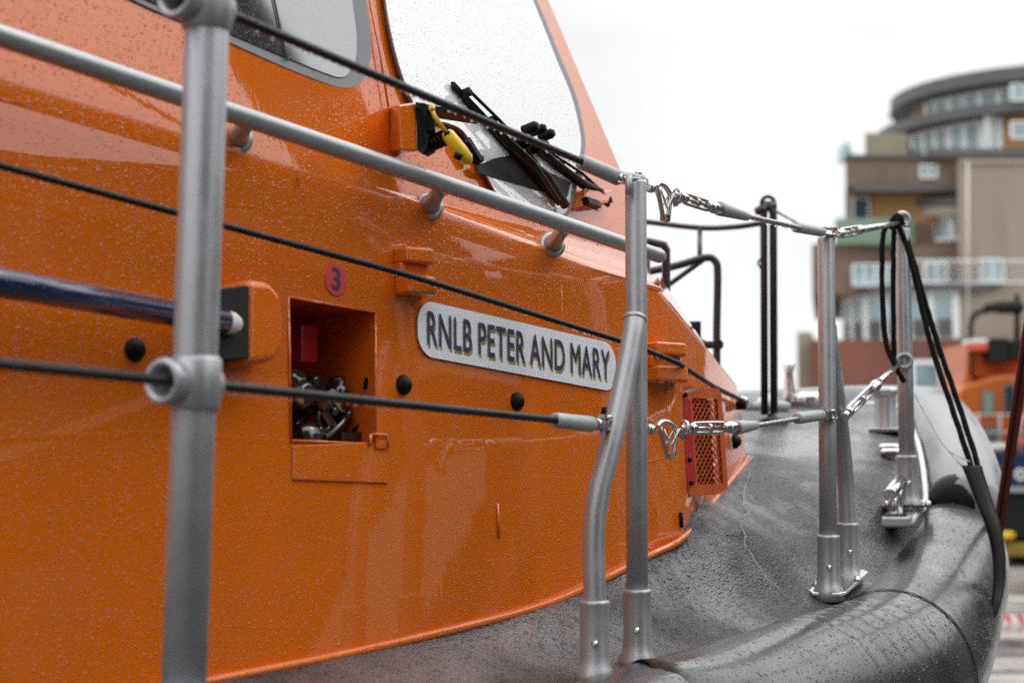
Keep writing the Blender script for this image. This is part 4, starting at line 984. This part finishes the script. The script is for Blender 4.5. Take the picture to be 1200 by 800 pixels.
# terrace and upper brown storey
bpart('terrace_room', M['olive'], 1014, 1062, 156, 184, 112, 8)
mb = MB(); mb.prism([P(992, 183, 112), P(1000, 183, 112), P(993, 165, 112)], Y * 3); obj('glass_screen', mb, M['screeng'], bd)
bpart('wall', M['brownbrick'], 991, 1300, 183, 218, 110, 26)
bpart('terrace_slab', M['slab'], 1090, 1300, 174, 184, 109.2, 27)
bpart('parapet', M['slab'], 990, 1090, 181, 185, 109.7, 27)
window(1079, 1098, 194, 208, 109.8, 2)
bpart('storey_band', M['slab'], 999, 1126, 216, 224, 109.3, 20)
bpart('stair_block', M['beige'], 1125, 1300, 190, 400, 107.5, 25, bottom=0)
bpart('stair_coping', M['soffit'], 1124, 1301, 187, 190.5, 107.3, 25)
bpart('wall', M['brownbrick'], 991, 1020, 224, 262, 110.5, 22); bpart('wall', M['ochre'], 1019, 1126, 224, 262, 110.8, 20)
window(1000, 1018, 232, 258, 110.2, 1, glass='darkglass', fw=.05)
bpart('balcony_front', M['balglass'], 980, 1062, 256, 286, 109.4, .3); bpart('wall', M['brownbrick'], 979, 1126, 260, 300, 110.9, 22)
drum('canopy', M['slab'], 1128, 114.5, 5.3, zz(240, 110), zz(232, 110), -120, 120, 40); drum('canopy_soffit', M['soffit'], 1128, 114.5, 5.0, zz(252, 110), zz(240.2, 110), -120, 120, 40)
drum_windows(1128, 114.5, 4.3, zz(281), zz(252.5), -70, 60, 8); drum('round_wing', M['brownbrick'], 1128, 114.5, 4.2, 0, zz(252.5), -120, 120, 30)
bpart('wall', M['brownbrick'], 952, 1126, 286, 345, 110.2, 22)
drum('round_wing', M['brownbrick'], 1090, 114.8, 5.6, zz(345), zz(290), -120, 120, 40)
window(1000, 1052, 310, 334, 109.2, 4); window(1084, 1110, 308, 330, 108.0, 2); window(1150, 1176, 304, 330, 107.2, 2)
mb = MB()
for k in range(40):
    u = 1060 + k * 3.6; mb.box(P(u, 318, 107.0), X, Y, Z, .012, .012, .7)
mb.box(P(1130, 305, 107.0), X, Y, Z, 3.9, .03, .05); mb.box(P(1130, 331, 107.0), X, Y, Z, 3.9, .03, .05); obj('balustrade', mb, M['wframe'], bd)
# lower curved canopy and glazing
cu2, dc2 = 1095, 113.5
drum('canopy', M['slab'], cu2, dc2, 6.6, zz(341, 108), zz(333, 108), -180, 180, 60)
drum_windows(cu2, dc2, 5.9, zz(398, 109), zz(343, 109), -88, 88, 12)
drum('round_wing', M['slab'], cu2, dc2, 5.75, 0, zz(343, 109), -180, 180, 50)
mb = MB(); c = P(cu2, 520, dc2)
for k in range(36):
    a = math.radians(-88 + k * 5); p = V((c.x + 5.98 * math.sin(a), c.y - 5.98 * math.cos(a), zz(386, 109)))
    if k % 3: sp1 = MB(); sp1.box(p, V((math.cos(a), math.sin(a), 0)), V((-math.sin(a), math.cos(a), 0)), Z, .22, .02, .6); obj('spandrel', sp1, M['slab'], bd)
bpart('wall', M['redbrick'], 950, 1210, 398, 470, 106.5, 24, bottom=0)
bpart('wall', M['olive'], 935, 951, 389, 470, 108, 22, bottom=0)
window(1070, 1102, 424, 457, 106.2, 1, fw=.28)
mb = MB(); mb.tube([P(1134, 395, 106), P(1134, 190, 106)], .05, 8); obj('flagpole', mb, M['wframe'], bd)

# ------------------------------------------------------------------ second lifeboat on the hard
D2_ = 27.0
b2 = empty('lifeboat', P(1200, 661, D2_ + 1.2), 'blurred orange and navy lifeboat standing ashore at the right edge', 'lifeboat')
def p2(name, m, u0, u1, v0, v1, d=D2_, dep=2.0, bevel=0.0, parent=b2):
    c, hx, hy, hz = rect(u0, u1, v0, v1, d, dep); mb = MB(); mb.box(c, X, Y, Z, hx, hy, hz); return obj(name, mb, m, parent, bevel=bevel)
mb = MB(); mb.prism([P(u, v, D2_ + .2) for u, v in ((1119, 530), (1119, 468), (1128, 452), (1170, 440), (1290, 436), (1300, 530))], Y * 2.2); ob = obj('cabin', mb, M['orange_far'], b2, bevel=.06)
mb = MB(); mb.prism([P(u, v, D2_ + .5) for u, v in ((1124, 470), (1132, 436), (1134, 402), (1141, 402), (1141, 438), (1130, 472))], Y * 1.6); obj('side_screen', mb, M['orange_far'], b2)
p2('cockpit', M['orange_in'], 1142, 1196, 412, 442, D2_ + .7, 1.3); p2('seat_back', M['coral'], 1138, 1159, 402, 411, D2_ + .4, .5, .03); p2('seat_top', M['wframe'], 1137, 1158, 397, 402, D2_ + .4, .5, .02)
p2('equipment_box', M['blackmatt'], 1161, 1182, 396, 424, D2_ + .3, .5, .02); p2('equipment_box', M['blackmatt'], 1184, 1204, 398, 420, D2_ + .3, .6, .02)
for u0, u1, v0, v1, g in ((1152, 1165, 458, 486, 'balglass'), (1177, 1190, 450, 484, 'darkglass'), (1122, 1132, 492, 512, 'slab'), (1154, 1170, 498, 520, 'slab')):
    f_ = p2('window', M['seal'], u0, u1, v0, v1, D2_ + .15, .1); p2('pane', M[g], u0 + 2, u1 - 2, v0 + 2, v1 - 2, D2_ + .12, .06, parent=f_)
mb = MB(); mb.tube(smooth_path([P(1138, 402, D2_ + .5), P(1138, 378, D2_ + .5), P(1145, 367, D2_ + .5), P(1165, 363, D2_ + .5), P(1192, 362, D2_ + .5)], 6), .045, 8); mb.tube([P(1138, 380, D2_ + .5), P(1138, 440, D2_ + .5)], .025, 8)
mb.lathe(P(1178, 360, D2_ + .5), X, [(-.35, .04), (-.1, .11), (.25, .11), (.3, .05)], 10); mb.tube([P(1192, 400, D2_ + .5), P(1192, 345, D2_ + .5)], .05, 8); obj('mast', mb, M['blackmatt'], b2)
for u, v, s in ((1135, 508, 1), (1200, 505, 1)):
    mb = MB(); mb.torus(P(u, v, D2_ - .05), Y, .17, .06, 20, 8); obj('lifebuoy', mb, M['coral'], b2)
mb = MB(); mb.tube([P(1154, 523, D2_ - .1), P(1188, 523, D2_ - .1)], .055, 10); obj('white_roll', mb, M['white'], b2)
mb = MB()
for u in (1128, 1146, 1172, 1196): mb.tube([P(u, 532, D2_ - .1), P(u, 484, D2_ - .1)], .018, 6)
for v in (486, 506): mb.tube([P(1120, v, D2_ - .1), P(1300, v, D2_ - .1)], .014, 6)
obj('guard_rail', mb, M['rail'], b2)
mb = MB(); mb.prism([P(u, v, D2_) for u, v in ((1085, 529), (1300, 529), (1300, 572), (1100, 572))], Y * 2.6); obj('hull', mb, mat('far_hull_blue', (.010, .030, .115), .35), b2, bevel=.05)
mb = MB(); mb.prism([P(u, v, D2_ + .02) for u, v in ((1100, 572), (1300, 572), (1300, 630), (1130, 630))], Y * 2.4); obj('underbody', mb, M['blackmatt'], b2)
p2('rubbing_strip', M['swage'], 1096, 1300, 570, 576, D2_ - .06, .06)
mb = MB(); mb.torus(P(1196, 556, D2_ - .08), Y, .07, .03, 16, 8); obj('fender_ring', mb, M['white'], b2)
cr2 = empty('boat_trolley', P(1190, 661, D2_ + 1), 'yellow and black boat trolley under the blurred lifeboat', 'trolley'); cr2.location.z = 0
mb = MB(); c, hx, hy, hz = rect(1128, 1300, 636, 652, D2_ - .1, 1.8); mb.box(c, X, Y, Z, hx, hy, hz); obj('chassis', mb, mat('trolley_yellow', (.30, .19, .03), .5), cr2, bevel=.03)
mb = MB(); mb.lathe(P(1177, 627, D2_ - .2), X, [(-.12, .04), (-.08, .07), (.12, .07), (.16, .04)], 12); obj('winch', mb, M['yellow'], cr2)
for u in (1150, 1196, 1250):
    mb = MB(); w_ = P(u, 640, D2_ + .2); mb.lathe(V((w_.x, w_.y - .1, .20)), Y, [(0, .17), (.02, .20), (.2, .20), (.22, .17)], 20); obj('wheel', mb, M['blackmatt'], cr2)

# ------------------------------------------------------------------ unseen buildings behind and right of the camera, added for reflections and shade
M['palepaint'] = mat('pale_panel_paint', (.30, .29, .27), .6, var=.2)
def env_box(name, label, az0, az1, dist, h, m, th=8, pale_panels=False):
    a = V((math.sin(math.radians(az0)), math.cos(math.radians(az0)), 0)) * dist; b = V((math.sin(math.radians(az1)), math.cos(math.radians(az1)), 0)) * dist
    e = (b - a).normalized(); n = V((e.y, -e.x, 0))
    if n.dot(a) < 0: n = -n
    mb = MB(); mb.prism([a, b, b + n * th, a + n * th], Z * h); o = empty(name, (a + b) / 2, label, 'building'); obj('walls', mb, m, o)
    L = (b - a).length; k = max(1, int(L / 3.2)); nz = max(1, int(h / 3))
    for zi in range(nz):
        g = MB()
        for i in range(k): g.box(a + e * (L * (i + .5) / k) - n * .03 + Z * (1.6 + zi * 3), e, n, Z, .55, .03, .75)
        obj('window_row', g, M['darkglass'], o)
    if pale_panels:  # pale panels added to give the boat side something to reflect
        for i in range(int(L / 6.5)):
            g = MB(); c_ = a + e * (6.5 * i + 2.2 + (i % 3) * .7); ww_ = (1.0, .45, 1.5)[i % 3]
            g.box(c_ - n * .09 + Z * 1.55, e, n, Z, ww_, .05, 1.55); obj('reflection_panel', g, M['palepaint'], o)
        g = MB(); g.box((a + b) / 2 - n * .10 + Z * 4.1, e, n, Z, L / 2, .05, .10); obj('gutter', g, M['palepaint'], o)
    return o
env_box('mirrored_shed', 'unseen long dark shed, added to be mirrored in the boat side', 56, 104, 20, 9.4, M['shed'], pale_panels=True)
env_box('mirrored_low_shed', 'unseen lower dark shed, kept low so the windscreen face mirrors sky', 28, 55, 21, 7.0, M['shed'])
env_box('mirrored_tower', 'unseen tall dark tower, shaped for its reflection in the cabin side', 60.4, 66.4, 45, 52, M['warehouse'], 10)  # width and height set by the dark reflection wanted on the cabin
env_box('warehouse', 'unseen wide low brick warehouse, added behind the mirrored shed', 56, 100, 62, 15, M['warehouse'], 10)
env_box('sky_blocker', 'unseen dark block, added to hold sky light off the aft boat side', 106, 185, 6, 10, M['shed'], 6)  # added sky occluder, darkens the lower aft wall

# ------------------------------------------------------------------ world, sun, camera
w = bpy.data.worlds.new('World'); scn.world = w; w.use_nodes = True; nt = w.node_tree; nt.nodes.clear()
out = nt.nodes.new('ShaderNodeOutputWorld'); bg = nt.nodes.new('ShaderNodeBackground'); nt.links.new(bg.outputs[0], out.inputs[0])
tc = N(nt, 'ShaderNodeTexCoord'); sep = N(nt, 'ShaderNodeSeparateXYZ'); nt.links.new(tc.outputs['Generated'], sep.inputs[0])
SUN_EL, SUN_ROT = math.radians(55), math.radians(70)
sky = N(nt, 'ShaderNodeTexSky', sky_type='NISHITA', sun_disc=False); sky.sun_elevation = SUN_EL; sky.sun_rotation = SUN_ROT
hs = N(nt, 'ShaderNodeHueSaturation', Saturation=.15); nt.links.new(sky.outputs[0], hs.inputs['Color'])
sk_s = N(nt, 'ShaderNodeVectorMath', operation='SCALE'); sk_s.inputs['Scale'].default_value = .03; nt.links.new(hs.outputs[0], sk_s.inputs[0])
mr = N(nt, 'ShaderNodeMapRange'); mr.inputs['From Min'].default_value = .235; mr.inputs['From Max'].default_value = .52; mr.inputs['To Min'].default_value = .88; mr.inputs['To Max'].default_value = 2.15
nt.links.new(sep.outputs['Z'], mr.inputs['Value'])
no = N(nt, 'ShaderNodeTexNoise', Scale=3.0, Detail=7.0, Roughness=.55); nt.links.new(tc.outputs['Generated'], no.inputs['Vector'])
m2 = N(nt, 'ShaderNodeMapRange'); m2.inputs['From Min'].default_value = .35; m2.inputs['From Max'].default_value = .65; m2.inputs['To Min'].default_value = .84; m2.inputs['To Max'].default_value = 1.08
nt.links.new(no.outputs['Fac'], m2.inputs['Value'])
mu = N(nt, 'ShaderNodeMath', operation='MULTIPLY'); nt.links.new(mr.outputs[0], mu.inputs[0]); nt.links.new(m2.outputs[0], mu.inputs[1])
cl_ = N(nt, 'ShaderNodeVectorMath', operation='SCALE'); cl_.inputs[0].default_value = (.985, .995, 1.0); nt.links.new(mu.outputs[0], cl_.inputs['Scale'])
sm = N(nt, 'ShaderNodeVectorMath', operation='ADD'); nt.links.new(cl_.outputs[0], sm.inputs[0]); nt.links.new(sk_s.outputs[0], sm.inputs[1])
nt.links.new(sm.outputs[0], bg.inputs['Color']); bg.inputs['Strength'].default_value = 1.0
sl_ = bpy.data.lights.new('sun', 'SUN'); sl_.energy = .5; sl_.angle = math.radians(20); sl_.color = (1, .97, .93)
so = bpy.data.objects.new('sun', sl_); COL.objects.link(so)
sd = V((math.sin(SUN_ROT) * math.cos(SUN_EL), math.cos(SUN_ROT) * math.cos(SUN_EL), math.sin(SUN_EL)))
so.rotation_euler = sd.to_track_quat('Z', 'Y').to_euler(); so.location = (5, 5, 12)
cam = bpy.data.cameras.new('camera'); co_ = bpy.data.objects.new('camera', cam); COL.objects.link(co_); scn.camera = co_
co_.location = CAM; co_.rotation_euler = (PI / 2 + PITCH, 0, 0)
cam.lens = 60; cam.sensor_width = 36; cam.sensor_fit = 'HORIZONTAL'; cam.clip_start = .05; cam.clip_end = 2000
cam.dof.use_dof = True; cam.dof.focus_distance = 3.3; cam.dof.aperture_fstop = 3.5; cam.dof.aperture_blades = 9
scn.view_settings.view_transform = 'Standard'; scn.view_settings.look = 'None'; scn.view_settings.exposure = 0; scn.view_settings.gamma = 1
scn.render.engine = 'CYCLES'; scn.cycles.use_denoising = False; scn.cycles.max_bounces = 8; scn.cycles.sample_clamp_indirect = 8
